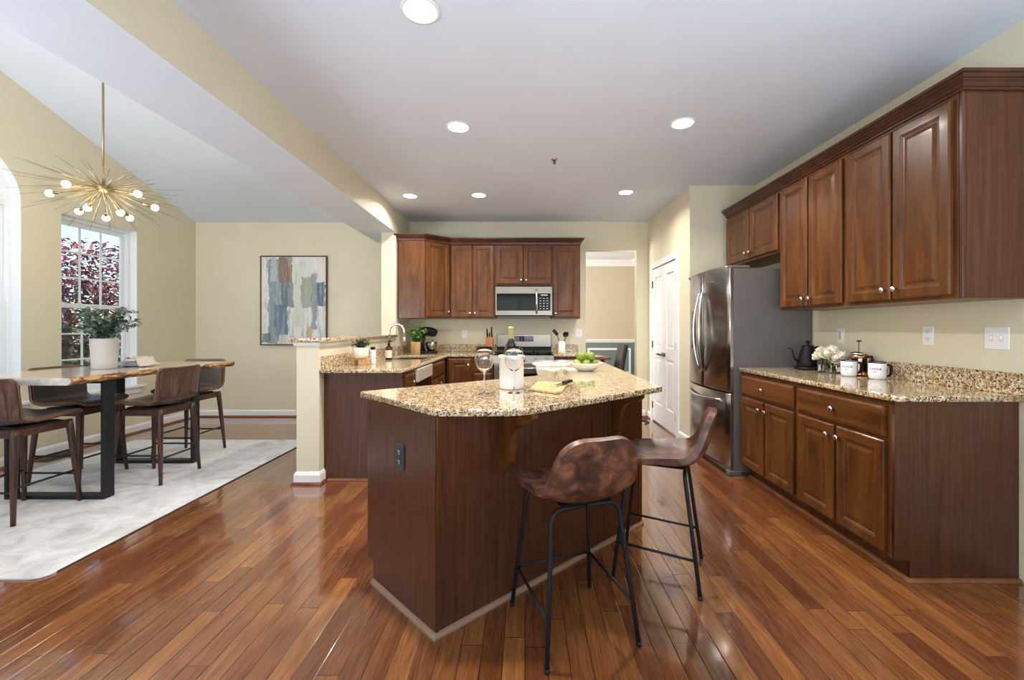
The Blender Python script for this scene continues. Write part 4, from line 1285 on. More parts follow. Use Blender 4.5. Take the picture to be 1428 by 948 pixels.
# ------------------------------------------------------------------ slab table
TX0, TX1, TY0, TY1 = -3.82, -3.00, 2.79, 4.22
tb = thing('dining_table', 'live-edge wood slab dining table on black steel frame legs', 'table', ((TX0 + TX1) / 2, (TY0 + TY1) / 2, .0095))
b = MB()
n = 40
rn = random.Random(5)
def wob(u, s): return .022 * math.sin(u * 7 + s) + .010 * math.sin(u * 17 + 2 * s) + .006 * math.sin(u * 41 + s)
hl = (TY1 - TY0) / 2; hw_ = (TX1 - TX0) / 2
zt0, zt1 = .858, .905
rows = []
for i in range(n + 1):
    u = i / n; y = -hl + 2 * hl * u
    xr = hw_ + wob(u, 1) * .9 + .16 * max(0, u - .25) ** 1.2
    xl = -hw_ + wob(u, 2.3) + .22 * max(0, u - .45) ** 1.2
    yR = y + (0.0 if i < n else .0)
    rows.append((y, xl, xr))
top_l = [b._v((xl + .008, y, zt1)) for y, xl, xr in rows]; top_r = [b._v((xr - .008, y, zt1)) for y, xl, xr in rows]
eL = [b._v((xl - .006 + .003 * math.sin(i * 1.9), y, (zt0 + zt1) / 2 + .006 * math.sin(i * .9))) for i, (y, xl, xr) in enumerate(rows)]
eR = [b._v((xr + .006 + .003 * math.sin(i * 2.3), y, (zt0 + zt1) / 2 + .006 * math.sin(i * 1.1))) for i, (y, xl, xr) in enumerate(rows)]
bot_l = [b._v((xl + .02, y, zt0)) for y, xl, xr in rows]; bot_r = [b._v((xr - .02, y, zt0)) for y, xl, xr in rows]
for i in range(n):
    b.mi = 0; b._f([top_l[i], top_r[i], top_r[i + 1], top_l[i + 1]]); b._f([bot_l[i], bot_l[i + 1], bot_r[i + 1], bot_r[i]])
    b.mi = 1
    for p, q in ((top_r, eR), (eR, bot_r), (bot_l, eL), (eL, top_l)):
        b._f([p[i], q[i], q[i + 1], p[i + 1]])
b.mi = 2
for i in (0, n): b._f([top_l[i], top_r[i], eR[i], bot_r[i], bot_l[i], eL[i]])
b.build('table_top', [M['slab'], M['bark'], M['slabend']], tb)
ox, oy = tb.location.x, tb.location.y
for fy0 in (3.07, 3.895):
    b = MB()
    xa, xb = -3.75 - ox, -3.03 - ox
    ya, yb_ = fy0 - oy, fy0 + .082 - oy
    b.box(xa, xa + .025, ya, yb_, 0.0, .857, .002); b.box(xb - .025, xb, ya, yb_, 0, .857, .002)
    b.box(xa + .025, xb - .025, ya, yb_, 0, .025, .002); b.box(xa + .025, xb - .025, ya, yb_, .835, .857, .002)
    b.build('leg_frame', M['blackmetal'], tb)

# ------------------------------------------------------------------ curved shells for chairs and stools
def catmull(P, t):
    n = len(P) - 1
    x = min(max(t, 0), 1) * n
    i = min(int(x), n - 1); u = x - i
    p0 = P[max(i - 1, 0)]; p1 = P[i]; p2 = P[i + 1]; p3 = P[min(i + 2, n)]
    return [0.5 * (2 * b_ + (c_ - a_) * u + (2 * a_ - 5 * b_ + 4 * c_ - d_) * u * u + (3 * b_ - a_ - 3 * c_ + d_) * u ** 3) for a_, b_, c_, d_ in zip(p0, p1, p2, p3)]
def shell(prof, hw, curl, c0, c1, p=2.4, off=0.0, t=.03, shrink=0.0, ns=44, nt_=22, name='shell', mat=None, parent=None, thick_dir=-1):
    """prof (y,z) from seat front to back top; hw(s), curl(s); offset along the sitter side normal"""
    S = []
    for i in range(ns + 1):
        u = i / ns
        S.append(.5 - .5 * math.cos(PI * u) if True else u)
    L_ = 0; pts = [catmull(prof, s) for s in [k / 200 for k in range(201)]]
    lens = [0]
    for a, c in zip(pts, pts[1:]): lens.append(lens[-1] + math.hypot(c[0] - a[0], c[1] - a[1]))
    T = lens[-1]
    def at(l):
        l = min(max(l, 0), T)
        for k in range(200):
            if lens[k + 1] >= l:
                f = (l - lens[k]) / max(1e-9, lens[k + 1] - lens[k]); break
        a, c = pts[k], pts[k + 1]
        tx, tz = c[0] - a[0], c[1] - a[1]; m_ = math.hypot(tx, tz)
        return a[0] + tx * f, a[1] + tz * f, tx / m_, tz / m_
    b = MB()
    grid_out, grid_in = [], []
    for s in S:
        l = shrink + s * (T - 2 * shrink)
        y, z, ty, tz = at(l)
        ny, nz = tz, -ty      # points to sitter side
        if nz < 0 and abs(ty) > abs(tz): ny, nz = -ny, -nz
        if ty < 0 and True: ny, nz = (tz, -ty)
        w = hw(l / T) - shrink
        e0, e1 = (l - shrink), (T - shrink - l)
        if e0 < c0: w = (w - c0) + c0 * (max(0, 1 - (1 - e0 / c0) ** p)) ** (1 / p)
        if e1 < c1: w = (w - c1) + c1 * (max(0, 1 - (1 - e1 / c1) ** p)) ** (1 / p)
        ro, ri = [], []
        for j in range(nt_ + 1):
            tt = math.sin((j / nt_ - .5) * PI)
            x = tt * w
            cu = curl(l / T) * (abs(x) / .2) ** 2.2
            for rowl, o in ((ri, off + cu), (ro, off + cu - t)):
                edge = 0
                rowl.append((x, y + ny * o, z + nz * o))
        grid_in.append(ri); grid_out.append(ro)
    vi = [[b._v(q) for q in r] for r in grid_in]; vo = [[b._v(q) for q in r] for r in grid_out]
    for G in (vi, vo):
        for i in range(ns):
            for j in range(nt_): b._f([G[i][j], G[i][j + 1], G[i + 1][j + 1], G[i + 1][j]], True)
    per = [(i, 0) for i in range(ns + 1)] + [(ns, j) for j in range(1, nt_ + 1)] + [(i, nt_) for i in range(ns - 1, -1, -1)] + [(0, j) for j in range(nt_ - 1, 0, -1)]
    for k in range(len(per)):
        (i, j), (i2, j2) = per[k], per[(k + 1) % len(per)]
        b._f([vi[i][j], vi[i2][j2], vo[i2][j2], vo[i][j]], True)
    return b.build(name, mat, parent)

# counter stools at the island
def stool(lb, loc, rz):
    t_ = thing('counter_stool', lb, 'stool', (*loc, 0), rz, 'leather stools at the island')
    prof = [(.215, .585), (.17, .607), (.09, .603), (0, .594), (-.08, .590), (-.145, .600), (-.19, .640), (-.215, .70), (-.232, .77), (-.245, .842)]
    sh = shell(prof, lambda s: .205 - .055 * max(0, s - .55) / .45,
               lambda s: .042 * math.sin(PI / 2 * min(1, max(0, (s - .08) / .45))) ** 1.5, .12, .10, 2.3, t=.03, name='seat_shell', mat=M['leather'], parent=t_)
    m_ = sh.modifiers.new('soft', 'BEVEL'); m_.width = .012; m_.segments = 3; m_.limit_method = 'ANGLE'; m_.angle_limit = R(50)
    fx_, fy_, tx_, ty_ = .195, .20, .145, .13
    zt_ = .548
    for sy in (1, -1):
        # each pair is one bent tube; split it in two legs that meet under the seat
        for sx in (-1, 1):
            b = MB()
            top = Vector((sx * tx_, sy * ty_, zt_)); foot = Vector((sx * fx_, sy * fy_, .006))
            up = (top - foot).normalized()
            pts = [foot, foot.lerp(top, .5), top - up * .045]
            for k in range(1, 6):
                a = k / 5 * PI / 2
                pts.append(top - up * .045 * (1 - math.sin(a)) + Vector((-sx, 0, 0)) * .045 * (1 - math.cos(a)))
            pts.append(Vector((sx * .002, sy * ty_, zt_ + .003)))
            b.tube(pts, .0095, 10)
            b.lathe([(.0105, -.005), (.0105, .012)], (foot.x, foot.y, foot.z), 12)
            b.build('leg', M['blackmetal'], t_)
    b = MB(); b.box(-.11, .11, -.135, .135, .5585, .5645, .002); b.build('mounting_plate', M['blackmetal'], t_)
    def legp(sx, sy, z):
        f = (z - .006) / (zt_ - .006)
        return Vector((sx * (fx_ + (tx_ - fx_) * f), sy * (fy_ + (ty_ - fy_) * f), z))
    for a, c in (((-1, 1), (1, 1)), ((-1, 1), (-1, -1)), ((1, 1), (1, -1))):
        b = MB(); p0, p1 = legp(*a, .185), legp(*c, .165 if c[1] < 0 else .185)
        b.tube([p0, p1], .0065, 8); b.ico(p0, .011, 1); b.ico(p1, .011, 1)
        b.build('footrest', M['blackmetal'], t_)
    return t_
stool('brown leather counter stool on black legs, its back to the camera, nearest at the island', (.194, 1.79), 20)
stool('brown leather counter stool seen from the side, on the refrigerator side of the island', (.693, 2.206), 67)

# plywood swivel chairs
def ply_chair(lb, loc, rz):
    t_ = thing('dining_chair', lb, 'chair', (*loc, .0102), rz, 'bent plywood chairs around the slab table')
    prof = [(.225, .620), (.20, .640), (.12, .642), (.02, .632), (-.09, .628), (-.15, .636), (-.185, .668), (-.198, .73), (-.207, .82), (-.222, .915)]
    hwf = lambda s: .212
    cf = lambda s: .012 + .02 * min(1, max(0, (s - .45) / .25))
    shell(prof, hwf, cf, .06, .05, 2.2, t=.010, off=-.0105, name='outer_shell', mat=M['walnut'], parent=t_)
    shell(prof, hwf, cf, .06, .05, 2.2, t=.010, off=.0, name='inner_shell', mat=M['plywood'], parent=t_)
    shell(prof, hwf, cf, .05, .04, 2.2, t=.008, off=.0085, shrink=.014, name='seat_pad', mat=M['seatpad'], parent=t_)
    b = MB(); b.box(-.13, .13, -.13, .13, .588, .598, .002); b.lathe([(.05, .598), (.05, .607)], (0, 0, 0), 20); b.build('swivel_plate', M['blackmetal'], t_)
    b = MB()
    for s in (-1, 1):
        b.box(-.155, .155, s * .155 - .011, s * .155 + .011, .535, .587, .003)
        b.box(s * .155 - .011, s * .155 + .011, -.144, .144, .535, .587, .003)
    b.build('apron', M['legwood'], t_)
    for sx in (-1, 1):
        for sy in (-1, 1):
            b = MB(); b.tube([(sx * .160, sy * .160, .589), (sx * .165, sy * .165, .54), (sx * .183, sy * .183, .27), (sx * .20, sy * .20, 0)], [.021, .0215, .0175, .0125], 12)
            b.build('leg', M['legwood'], t_)
    for (a, c, z) in (((-1, 1), (1, 1), .20), ((-1, -1), (1, -1), .20), ((-1, -1), (-1, 1), .225), ((1, -1), (1, 1), .225)):
        f = .20 - (.04) * z / .589 * 1.0
        b = MB(); b.tube([(a[0] * f, a[1] * f, z), (c[0] * f, c[1] * f, z)], .0075, 8); b.build('stretcher', M['blackmetal'], t_)
    return t_
ply_chair('walnut plywood chair at the near end of the slab table, cut by the edge', (-3.385, 2.855), 0)
ply_chair('walnut plywood chair on the kitchen side of the table, back toward the kitchen', (-3.06, 3.55), 90)
ply_chair('walnut plywood swivel chair on the window side of the slab table', (-3.69, 3.54), -90)
ply_chair('walnut plywood swivel chair at the far end of the slab table', (-3.295, 4.20), 180)

# ------------------------------------------------------------------ plants
def leafcard(b, c, d, up, L_, W_, fold=.25):
    d = d.normalized(); s = d.cross(up)
    if s.length < 1e-3: s = Vector((1, 0, 0))
    s.normalize(); n = s.cross(d)
    p0 = c; p3 = c + d * L_ - n * L_ * .15
    m1 = c + d * L_ * .45
    a = b._v(p0); e = b._v(p3); l = b._v(m1 + s * W_ / 2 + n * W_ * fold); r = b._v(m1 - s * W_ / 2 + n * W_ * fold); mid_ = b._v(m1)
    b._f([a, l, mid_], True); b._f([a, mid_, r], True); b._f([l, e, mid_], True); b._f([mid_, e, r], True)
def bushy(parent, mat, n_stem, height, spread, L_, W_, per, z0, seed, droop=.3, stem=.0015, lean=(0, 0)):
    rn = random.Random(seed)
    sb = MB(); lb_ = MB()
    for i in range(n_stem):
        a = rn.uniform(0, 2 * PI); rr_ = spread * rn.uniform(.15, 1); h = height * rn.uniform(.45, 1) * (1 - .25 * (rr_ / spread))
        base = Vector((rn.uniform(-.3, .3) * spread * .3, rn.uniform(-.3, .3) * spread * .3, z0))
        tip = Vector((math.cos(a) * rr_ + lean[0], math.sin(a) * rr_ + lean[1], z0 + h))
        midp = base.lerp(tip, .5) + Vector((0, 0, h * .2))
        pts = []
        for k in range(7):
            u = k / 6
            p = base * (1 - u) ** 2 + midp * 2 * u * (1 - u) + tip * u * u
            p.z -= droop * max(0, u - .6) ** 2 * h
            pts.append(p)
        sb.tube(pts, stem, 4)
        for k in range(per):
            u = .2 + .8 * k / max(1, per - 1)
            x = u * 6; j = min(int(x), 5); p = pts[j].lerp(pts[j + 1], x - j)
            dirv = Vector((rn.uniform(-1, 1), rn.uniform(-1, 1), rn.uniform(-.5, .9)))
            leafcard(lb_, p, dirv, Vector((rn.uniform(-.3, .3), rn.uniform(-.3, .3), 1)), L_ * rn.uniform(.7, 1.15), W_ * rn.uniform(.7, 1.15))
    sb.build('stems', M['leaf_dark'], parent)
    lb_.build('foliage', mat, parent, fixn=False)

TZ = .0095 + .905
pp = thing('potted_plant', 'leafy bluish plant in a pale grey pot on the slab table', 'potted plant', (-3.40, 3.45, TZ + .0006))
b = MB(); b.lathe([(.070, 0), (.076, .005), (.080, .06), (.088, .24), (.090, .245), (.083, .245), (.078, .20), (.07, .19)], (0, 0, 0), 32); b.build('pot', M['potgrey'], pp)
b = MB(); b.lathe([(.078, .20), (.077, .215)], (0, 0, 0), 24); b.build('soil', M['soil'], pp)
bushy(pp, M['leaf_blue'], 40, .40, .22, .055, .042, 10, .20, 11, droop=.9, lean=(.02, 0))
# plates with napkin
pls = [(-3.385, 3.705, 0, .135, 'plate'), (-3.385, 3.705, .0115, .12, 'platerim'), (-3.38, 3.705, .023, .115, 'plate'), (-3.385, 3.705, .0345, .09, 'platerim')]
names = ['large grey charger plate at the bottom of the plate stack on the slab table', 'white plate second from the bottom of the plate stack', 'grey plate third from the bottom of the plate stack', 'small white plate at the top of the plate stack']
for (x, y, dz, r_, mt_), lb in zip(pls, names):
    b = MB(); b.lathe([(r_ * .55, 0), (r_ * .6, .003), (r_, .013), (r_, .0155), (r_ * .62, .0065), (.002, .0055)], (0, 0, 0), 36)
    o = b.build('plate', M[mt_], None, (x, y, TZ + .0006 + dz)); tag(o, lb, 'plate', 'plates stacked on the slab table')
b = MB(); ng = 16
rn = random.Random(9)
gr = []
for i in range(ng + 1):
    row = []
    for j in range(ng + 1):
        u, v = i / ng, j / ng
        x = -.06 + .20 * u; y = -.10 + .17 * v + .02 * math.sin(u * 5)
        r_ = math.hypot(x, y)
        z = .064 + .012 * math.sin(u * 13 + v * 4) * math.cos(v * 9) + .010
        if r_ > .085: z -= min(.058, (r_ - .085) * 1.5)
        if r_ > .125: z -= min(.012, (r_ - .125) * .3)
        row.append((x, y, max(z, .022 if r_ < .14 else .006)))
    gr.append(row)
vg = [[b._v(p) for p in r] for r in gr]
for i in range(ng):
    for j in range(ng): b._f([vg[i][j], vg[i + 1][j], vg[i + 1][j + 1], vg[i][j + 1]], True)
o = b.build('napkin', M['linen'], None, (-3.35, 3.71, TZ + .004)); tag(o, 'crumpled beige cloth napkin draped over the plate stack', 'napkin')
md = o.modifiers.new('s', 'SOLIDIFY'); md.thickness = .003; md.offset = 1

# ------------------------------------------------------------------ island items
IZ = .9146
def wine_glass(lb, x, y):
    t_ = thing('wine_glass', lb, 'wine glass', (x, y, IZ), 0, 'wine glasses on the island')
    b = MB()
    outer = [(.001, .0015), (.033, .001), (.034, .0022), (.012, .006), (.0045, .012), (.0036, .04), (.0036, .095), (.006, .105), (.020, .115), (.036, .132), (.046, .155), (.0485, .175), (.045, .205), (.0395, .234)]
    inner = [(.0385, .234), (.0438, .205), (.0472, .175), (.0448, .156), (.035, .1335), (.019, .117), (.001, .110)]
    b.lathe(outer + inner, (0, 0, 0), 36, caps=True)
    b.build('glass', M['glass'], t_)
wine_glass('clear wine glass standing left of the white crock on the island', -.2023, 2.13)
wine_glass('clear wine glass standing in front of the white crock on the island', -.055, 2.165)
wc = thing('wine_cooler', 'white ceramic wine cooler crock behind the wine glasses', 'crock', (-.073, 2.32, IZ))
b = MB(); b.lathe([(.058, 0), (.064, .004), (.066, .02), (.066, .165), (.0715, .168), (.072, .178), (.070, .181), (.060, .181), (.059, .17), (.058, .02), (.002, .014)], (0, 0, 0), 40); b.build('crock', M['white_cer'], wc)
wb = thing('wine_bottle', 'dark wine bottle with cream foil neck standing in the white crock', 'bottle', (-.076, 2.322, IZ + .0145))
b = MB(); b.lathe([(.030, 0), (.037, .004), (.0375, .02), (.0375, .185), (.033, .215), (.020, .238), (.0145, .252), (.0135, .262)], (0, 0, 0), 28); b.build('bottle', M['wineglass'], wb)
b = MB(); b.lathe([(.0142, .255), (.0142, .308), (.0155, .309), (.0155, .320), (.002, .321)], (0, 0, 0), 24); b.build('foil', M['winefoil'], wb)
# cutting board and knife
b = MB()
b.prism([(.022, 2.235), (.155, 2.105), (.185, 2.14), (.245, 2.42), (.22, 2.475), (.09, 2.53), (.075, 2.51)], 0, .014, .003)
o = b.build('cutting_board', M['board'], None, (0, 0, IZ + .0004)); tag(o, 'small wooden cutting board lying on the island top', 'cutting board')
kn = thing('knife', 'black-handled knife lying across the cutting board corner', 'knife', (.222, 2.385, IZ + .0145), 62)
b = MB(); b.box(-.015, .095, -.012, .012, .001, .018, .005, 2); b.build('handle', M['black'], kn)
b = MB(); b.prism([(-.14, .004), (-.12, -.010), (-.0155, -.013), (-.0155, .010)], .008, .0095); b.build('blade', M['chrome'], kn)
# lime bowl
bw = thing('fruit_bowl', 'white ribbed ceramic bowl of limes on the island', 'bowl', (.470, 3.30, IZ))
b = MB()
rings = []
prof = [(.055, 0), (.062, .004), (.075, .012), (.108, .035), (.125, .058), (.128, .062), (.124, .063), (.104, .040), (.07, .018), (.03, .012), (.002, .011)]
seg = 96
for pi_, (r_, z_) in enumerate(prof):
    amp = .0018 if 2 <= pi_ <= 5 else 0
    rings.append([((r_ + amp * (1 if k % 2 else -1)) * math.cos(2 * PI * k / seg), (r_ + amp * (1 if k % 2 else -1)) * math.sin(2 * PI * k / seg), z_) for k in range(seg)])
b.rings(rings, True, True, True, True); b.build('bowl', M['white_cer'], bw)
lim = [(-.066, -.033, .056), (-.002, -.072, .056), (.066, -.033, .056), (.062, .038, .056), (.0, .072, .056), (-.062, .038, .056), (.0, .0, .05),
       (-.036, -.032, .112), (.036, -.034, .112), (.036, .034, .112), (-.036, .036, .112)]
lnm = ['left rim', 'front rim', 'right rim', 'right back rim', 'back rim', 'left back rim', 'bowl centre', 'top left of the pile', 'top right of the pile', 'back right of the pile', 'back left of the pile']
for i, ((x, y, z), nm_) in enumerate(zip(lim, lnm)):
    b = MB(); r_ = .0325
    b.lathe([(.001, -r_ * 1.08), (.006, -r_ * 1.02), (r_ * .6, -r_ * .8), (r_ * .92, -r_ * .4), (r_, 0), (r_ * .92, r_ * .4), (r_ * .6, r_ * .8), (.007, r_ * 1.02), (.004, r_ * 1.12), (.001, r_ * 1.13)], (0, 0, 0), 20)
    o = b.build('lime', M['lime' if i % 3 else 'lime2'], None, (.470 + x, 3.30 + y, IZ + z)); o.rotation_euler = (rn.uniform(0, 3), rn.uniform(0, 3), rn.uniform(0, 3))
    tag(o, 'green lime in the white bowl, at the ' + nm_, 'lime', 'limes in the white bowl')
# open magazine
bk = thing('open_book', 'open illustrated cookbook lying flat behind the lime bowl', 'book', (.30, 3.80, IZ), 8)
for s in (-1, 1):
    b = MB(); n_ = 12; rows = []
    for i in range(n_ + 1):
        u = i / n_
        x = s * (.003 + .215 * u); z = .008 + .034 * math.sin(min(1, u * 1.5) * PI * .75) * (1 - u * .75) + .004 * (1 - u)
        rows.append([(x, -.15, .0005), (x, -.15, z), (x, .15, z), (x, .15, .0005)])
    b.rings(rows, True, True, True, True); pg = b.build('page_block', M['paper'], bk)
    b = MB()
    for (u0, u1, v0, v1) in (((.15, .8, -.12, -.02)), ((.3, .9, .03, .13))):
        for i in range(6):
            def zz_(u): return .0088 + .034 * math.sin(min(1, u * 1.5) * PI * .75) * (1 - u * .75) + .004 * (1 - u)
            ua = u0 + (u1 - u0) * i / 6; ub = u0 + (u1 - u0) * (i + 1) / 6
            b.quad((s * (.003 + .215 * ua), v0, zz_(ua)), (s * (.003 + .215 * ub), v0, zz_(ub)), (s * (.003 + .215 * ub), v1, zz_(ub)), (s * (.003 + .215 * ua), v1, zz_(ua)))
    b.build('printed_picture', M['print' if s < 0 else 'printred'], pg)

# ------------------------------------------------------------------ right counter items
kt = thing('kettle', 'black gooseneck kettle on its base beside the refrigerator', 'kettle', (2.255, 3.40, .9146), 180)
b = MB(); b.lathe([(.088, 0), (.092, .006), (.090, .020), (.078, .026)], (0, 0, 0), 32); b.box(-.05, .05, -.105, -.06, .002, .018, .004); b.build('power_base', M['black'], kt)
b = MB(); b.lathe([(.074, .027), (.077, .032), (.074, .06), (.062, .11), (.048, .155), (.043, .178), (.043, .182)], (0, 0, 0), 32); kb = b.build('kettle_body', M['black'], kt)
b = MB(); b.lathe([(.043, .1825), (.04, .19), (.012, .196), (.008, .206), (.016, .216), (.018, .222), (.010, .230), (.002, .231)], (0, 0, 0), 24); b.build('lid', M['black'], kt)
b = MB(); b.tube([(.068, 0, .065), (.098, 0, .075), (.115, 0, .11), (.125, 0, .155), (.145, 0, .172), (.160, 0, .165)], [.009, .0075, .006, .005, .0045, .004], 10); b.build('spout', M['black'], kt)
b = MB(); b.tube([(-.042, 0, .17), (-.08, 0, .178), (-.098, 0, .155), (-.092, 0, .10), (-.085, 0, .075)], [.009, .010, .010, .009, .007], 10); b.build('handle', M['black'], kt)
vs = thing('vase', 'square clear glass vase of white roses beside the kettle', 'vase', (2.255, 3.155, .9146), 15)
b = MB()
def rr_sq(h, r, n=6):
    out = []
    for (cx, cy, a0) in ((h - r, h - r, 0), (-h + r, h - r, 90), (-h + r, -h + r, 180), (h - r, -h + r, 270)):
        for k in range(n + 1):
            a = R(a0 + 90 * k / n); out.append((cx + r * math.cos(a), cy + r * math.sin(a)))
    return out
rings = [[(x, y, z) for x, y in rr_sq(h, .012)] for h, z in ((.055, 0), (.058, .003), (.058, .098), (.055, .098), (.055, .008))]
b.rings(rings, True, True, True, False); b.build('vase_glass', M['glass'], vs)
b = MB(); rings = [[(x, y, z) for x, y in rr_sq(.0545, .011)] for z in (.009, .055)]
b.rings(rings, True, True, True, False); b.build('water', M['glass'], vs)
b = MB(); rn = random.Random(21)
for i in range(14):
    a = rn.uniform(0, 6.28); b.tube([(.03 * math.cos(a), .03 * math.sin(a), .012), (.02 * math.cos(a + 2), .02 * math.sin(a + 2), .06), (.045 * math.cos(a + 1), .045 * math.sin(a + 1), .12)], .0028, 6)
b.build('stems', M['leaf_green'], vs)
roses = [(-.065, -.03, .145), (-.02, -.075, .130), (.045, -.06, .128), (-.075, .035, .125), (.0, -.02, .168), (.055, .01, .158), (-.03, .045, .158), (.03, .06, .14), (.09, -.015, .125), (.085, .05, .125), (-.045, -.075, .115)]
for i, (x, y, z) in enumerate(roses):
    b = MB(); r0 = .031 if i % 2 else .035
    rr2 = random.Random(40 + i)
    b.ico((0, 0, 0), r0 * .62, 2, (1, 1, 1.15))
    for ly in range(3):
        for k in range(5):
            a = 2 * PI * k / 5 + ly * .6 + rr2.uniform(-.15, .15)
            tilt = .25 + ly * .38
            c0_ = Vector((math.cos(a), math.sin(a), 0)); rad = r0 * (.62 + .2 * ly)
            G_ = []
            for iu in range(5):
                rw = []
                for jv in range(5):
                    u = iu / 4; v = (jv / 4 - .5) * 1.5
                    da = v * (1 - .35 * u * u)
                    rr3 = rad * (.75 + .35 * math.sin(u * 1.7) + tilt * .35 * u * u)
                    rw.append((math.cos(a + da) * rr3, math.sin(a + da) * rr3, -r0 * .6 + r0 * (1.5 - .35 * ly) * u - abs(v) ** 2 * u * .006))
                G_.append([b._v(q) for q in rw])
            for iu in range(4):
                for jv in range(4): b._f([G_[iu][jv], G_[iu][jv + 1], G_[iu + 1][jv + 1], G_[iu + 1][jv]], True)
    o = b.build('rose', M['petal'], vs, (x, y, z), fixn=False)
    d = Vector((x, y, .06)).normalized(); o.rotation_mode = 'QUATERNION'; o.rotation_quaternion = d.to_track_quat('Z', 'Y')
b = MB()
for i in range(22):
    a = rn.uniform(0, 6.28); leafcard(b, Vector((.05 * math.cos(a), .05 * math.sin(a), .10 + rn.uniform(0, .03))), Vector((math.cos(a), math.sin(a), rn.uniform(-.4, .5))), Vector((0, 0, 1)), .045, .024)
b.build('leaves', M['leaf_green'], vs, fixn=False)
# french press
fp = thing('french_press', 'copper french press coffee maker standing between the two mugs', 'coffee press', (2.325, 2.97, .9146), -75)
b = MB(); b.lathe([(.046, 0.012), (.047, .015), (.047, .145), (.0455, .145), (.0455, .018), (.002, .016)], (0, 0, 0), 36); b.build('glass_beaker', M['glass'], fp)
b = MB()
b.lathe([(.050, 0), (.052, .003), (.052, .028), (.048, .030), (.048, .012), (.002, .011)], (0, 0, 0), 32)
b.lathe([(.0475, .118), (.050, .118), (.050, .143), (.0475, .143)], (0, 0, 0), 32, caps=False)
for k in range(4):
    a = R(45 + 90 * k); w_ = .20
    rows = [[(math.cos(a + s) * r_, math.sin(a + s) * r_, z) for s, r_ in ((-w_, .0478), (w_, .0478), (w_, .0505), (-w_, .0505))] for z in (.028, .12)]
    b.rings(rows, True, True, True, False)
b.build('copper_frame', M['copper'], fp)
b = MB(); b.lathe([(.052, .1455), (.054, .150), (.050, .158), (.025, .166), (.008, .168)], (0, 0, 0), 32); b.build('lid', M['chrome'], fp)
b = MB(); b.tube([(0, 0, .166), (0, 0, .232)], .0025, 8); b.lathe([(.010, .232), (.016, .236), (.016, .240), (.006, .245)], (0, 0, 0), 20); b.build('plunger', M['bronze'], fp)
b = MB(); b.tube([(.050, 0, .132), (.085, 0, .135), (.092, 0, .11), (.088, 0, .05), (.052, 0, .03)], .008, 8, flat=1.2); b.build('handle', M['black'], fp)
# mugs
def mug(lb, x, y, rz):
    t_ = thing('mug', lb, 'mug', (x, y, .9146), rz, 'white printed mugs on the right counter')
    b = MB(); b.lathe([(.034, 0), (.040, .002), (.0455, .010), (.0475, .03), (.0475, .104), (.0455, .106), (.0445, .104), (.0445, .02), (.040, .008), (.002, .006)], (0, 0, 0), 40); b.build('cup', M['enamel'], t_)
    b = MB(); b.lathe([(.0477, .1025), (.0485, .105), (.046, .1085), (.0443, .105)], (0, 0, 0), 40, caps=False); b.build('rim', M['black'], t_)
    b = MB(); b.tube([(.047, 0, .092), (.066, 0, .092), (.074, 0, .083), (.073, 0, .05), (.066, 0, .026), (.047, 0, .019)], [.006, .007, .008, .0085, .007, .006], 8, flat=1.6); b.build('handle', M['black'], t_)
    cu = bpy.data.curves.new('txt', 'FONT'); cu.body = 'STOCK'; cu.size = .018; cu.align_x = 'CENTER'; cu.resolution_u = 3; cu.offset = .0005; cu.space_character = 1.15
    ob = bpy.data.objects.new('txt', cu); C.objects.link(ob)
    me = bpy.data.meshes.new_from_object(ob.evaluated_get(bpy.context.evaluated_depsgraph_get()))
    bpy.data.objects.remove(ob)
    r_ = .0479
    for v in me.vertices:
        a = v.co.x / r_ + R(-118)
        v.co = Vector((r_ * math.cos(a), r_ * math.sin(a), .060 + v.co.y))
    me.materials.clear(); me.materials.append(M['text'])
    o = bpy.data.objects.new('lettering', me); C.objects.link(o); o.parent = t_
    b = MB()
    for z in (.050, .044):
        rows = [[(r_ * math.cos(R(a)), r_ * math.sin(R(a)), z + dz) for dz in (0, .0016)] for a in range(-135, -110, 3)]
        b.rings(rows, False, False, False, True)
    b.build('small_print', M['text'], t_)
mug('white mug with STOCK lettering and black handle, left of the copper press', 2.225, 2.93, -22)
mug('white mug with STOCK lettering and black handle, right of the copper press', 2.275, 2.755, -22)

# ------------------------------------------------------------------ back / peninsula counter items
CZT = .9146
pl = thing('potted_plant', 'small dark-leaved plant in a cream pot on a wooden stand', 'potted plant', (-1.475, 3.83, CZT))
b = MB()
for sx in (-1, 1): b.box(sx * .052 - .012, sx * .052 + .012, -.052, .052, 0, .060, .002)
b.box(-.04, .04, -.04, .04, .045, .058); b.build('wooden_stand', M['stand'], pl)
b = MB(); b.lathe([(.055, .0605), (.064, .064), (.067, .09), (.069, .155), (.065, .155), (.06, .14)], (0, 0, 0), 32); b.build('pot', M['creampot'], pl)
b = MB(); b.lathe([(.0605, .135), (.0605, .148)], (0, 0, 0), 24); b.build('soil', M['soil'], pl)
bushy(pl, M['leaf_dark'], 60, .10, .10, .020, .016, 9, .14, 5, stem=.001)
sk = thing('pepper_mill', 'white patterned shaker with a dark cap beside the small plant', 'shaker', (-1.40, 3.93, CZT))
b = MB(); b.lathe([(.024, 0), (.026, .003), (.026, .125), (.022, .13)], (0, 0, 0), 24); b.build('shaker_body', M['white_cer'], sk)
b = MB(); b.lathe([(.020, .1305), (.021, .135), (.021, .155), (.004, .158)], (0, 0, 0), 20); b.build('cap', M['black'], sk)
b = MB(); rn = random.Random(3)
for i in range(26):
    a = rn.uniform(0, 6.28); z = rn.uniform(.015, .115); s = .004
    b.quad(*[(.0263 * math.cos(a + da), .0263 * math.sin(a + da), z + dz) for da, dz in ((0, -s), (.16, 0), (0, s), (-.16, 0))])
b.build('diamond_pattern', M['text'], sk)
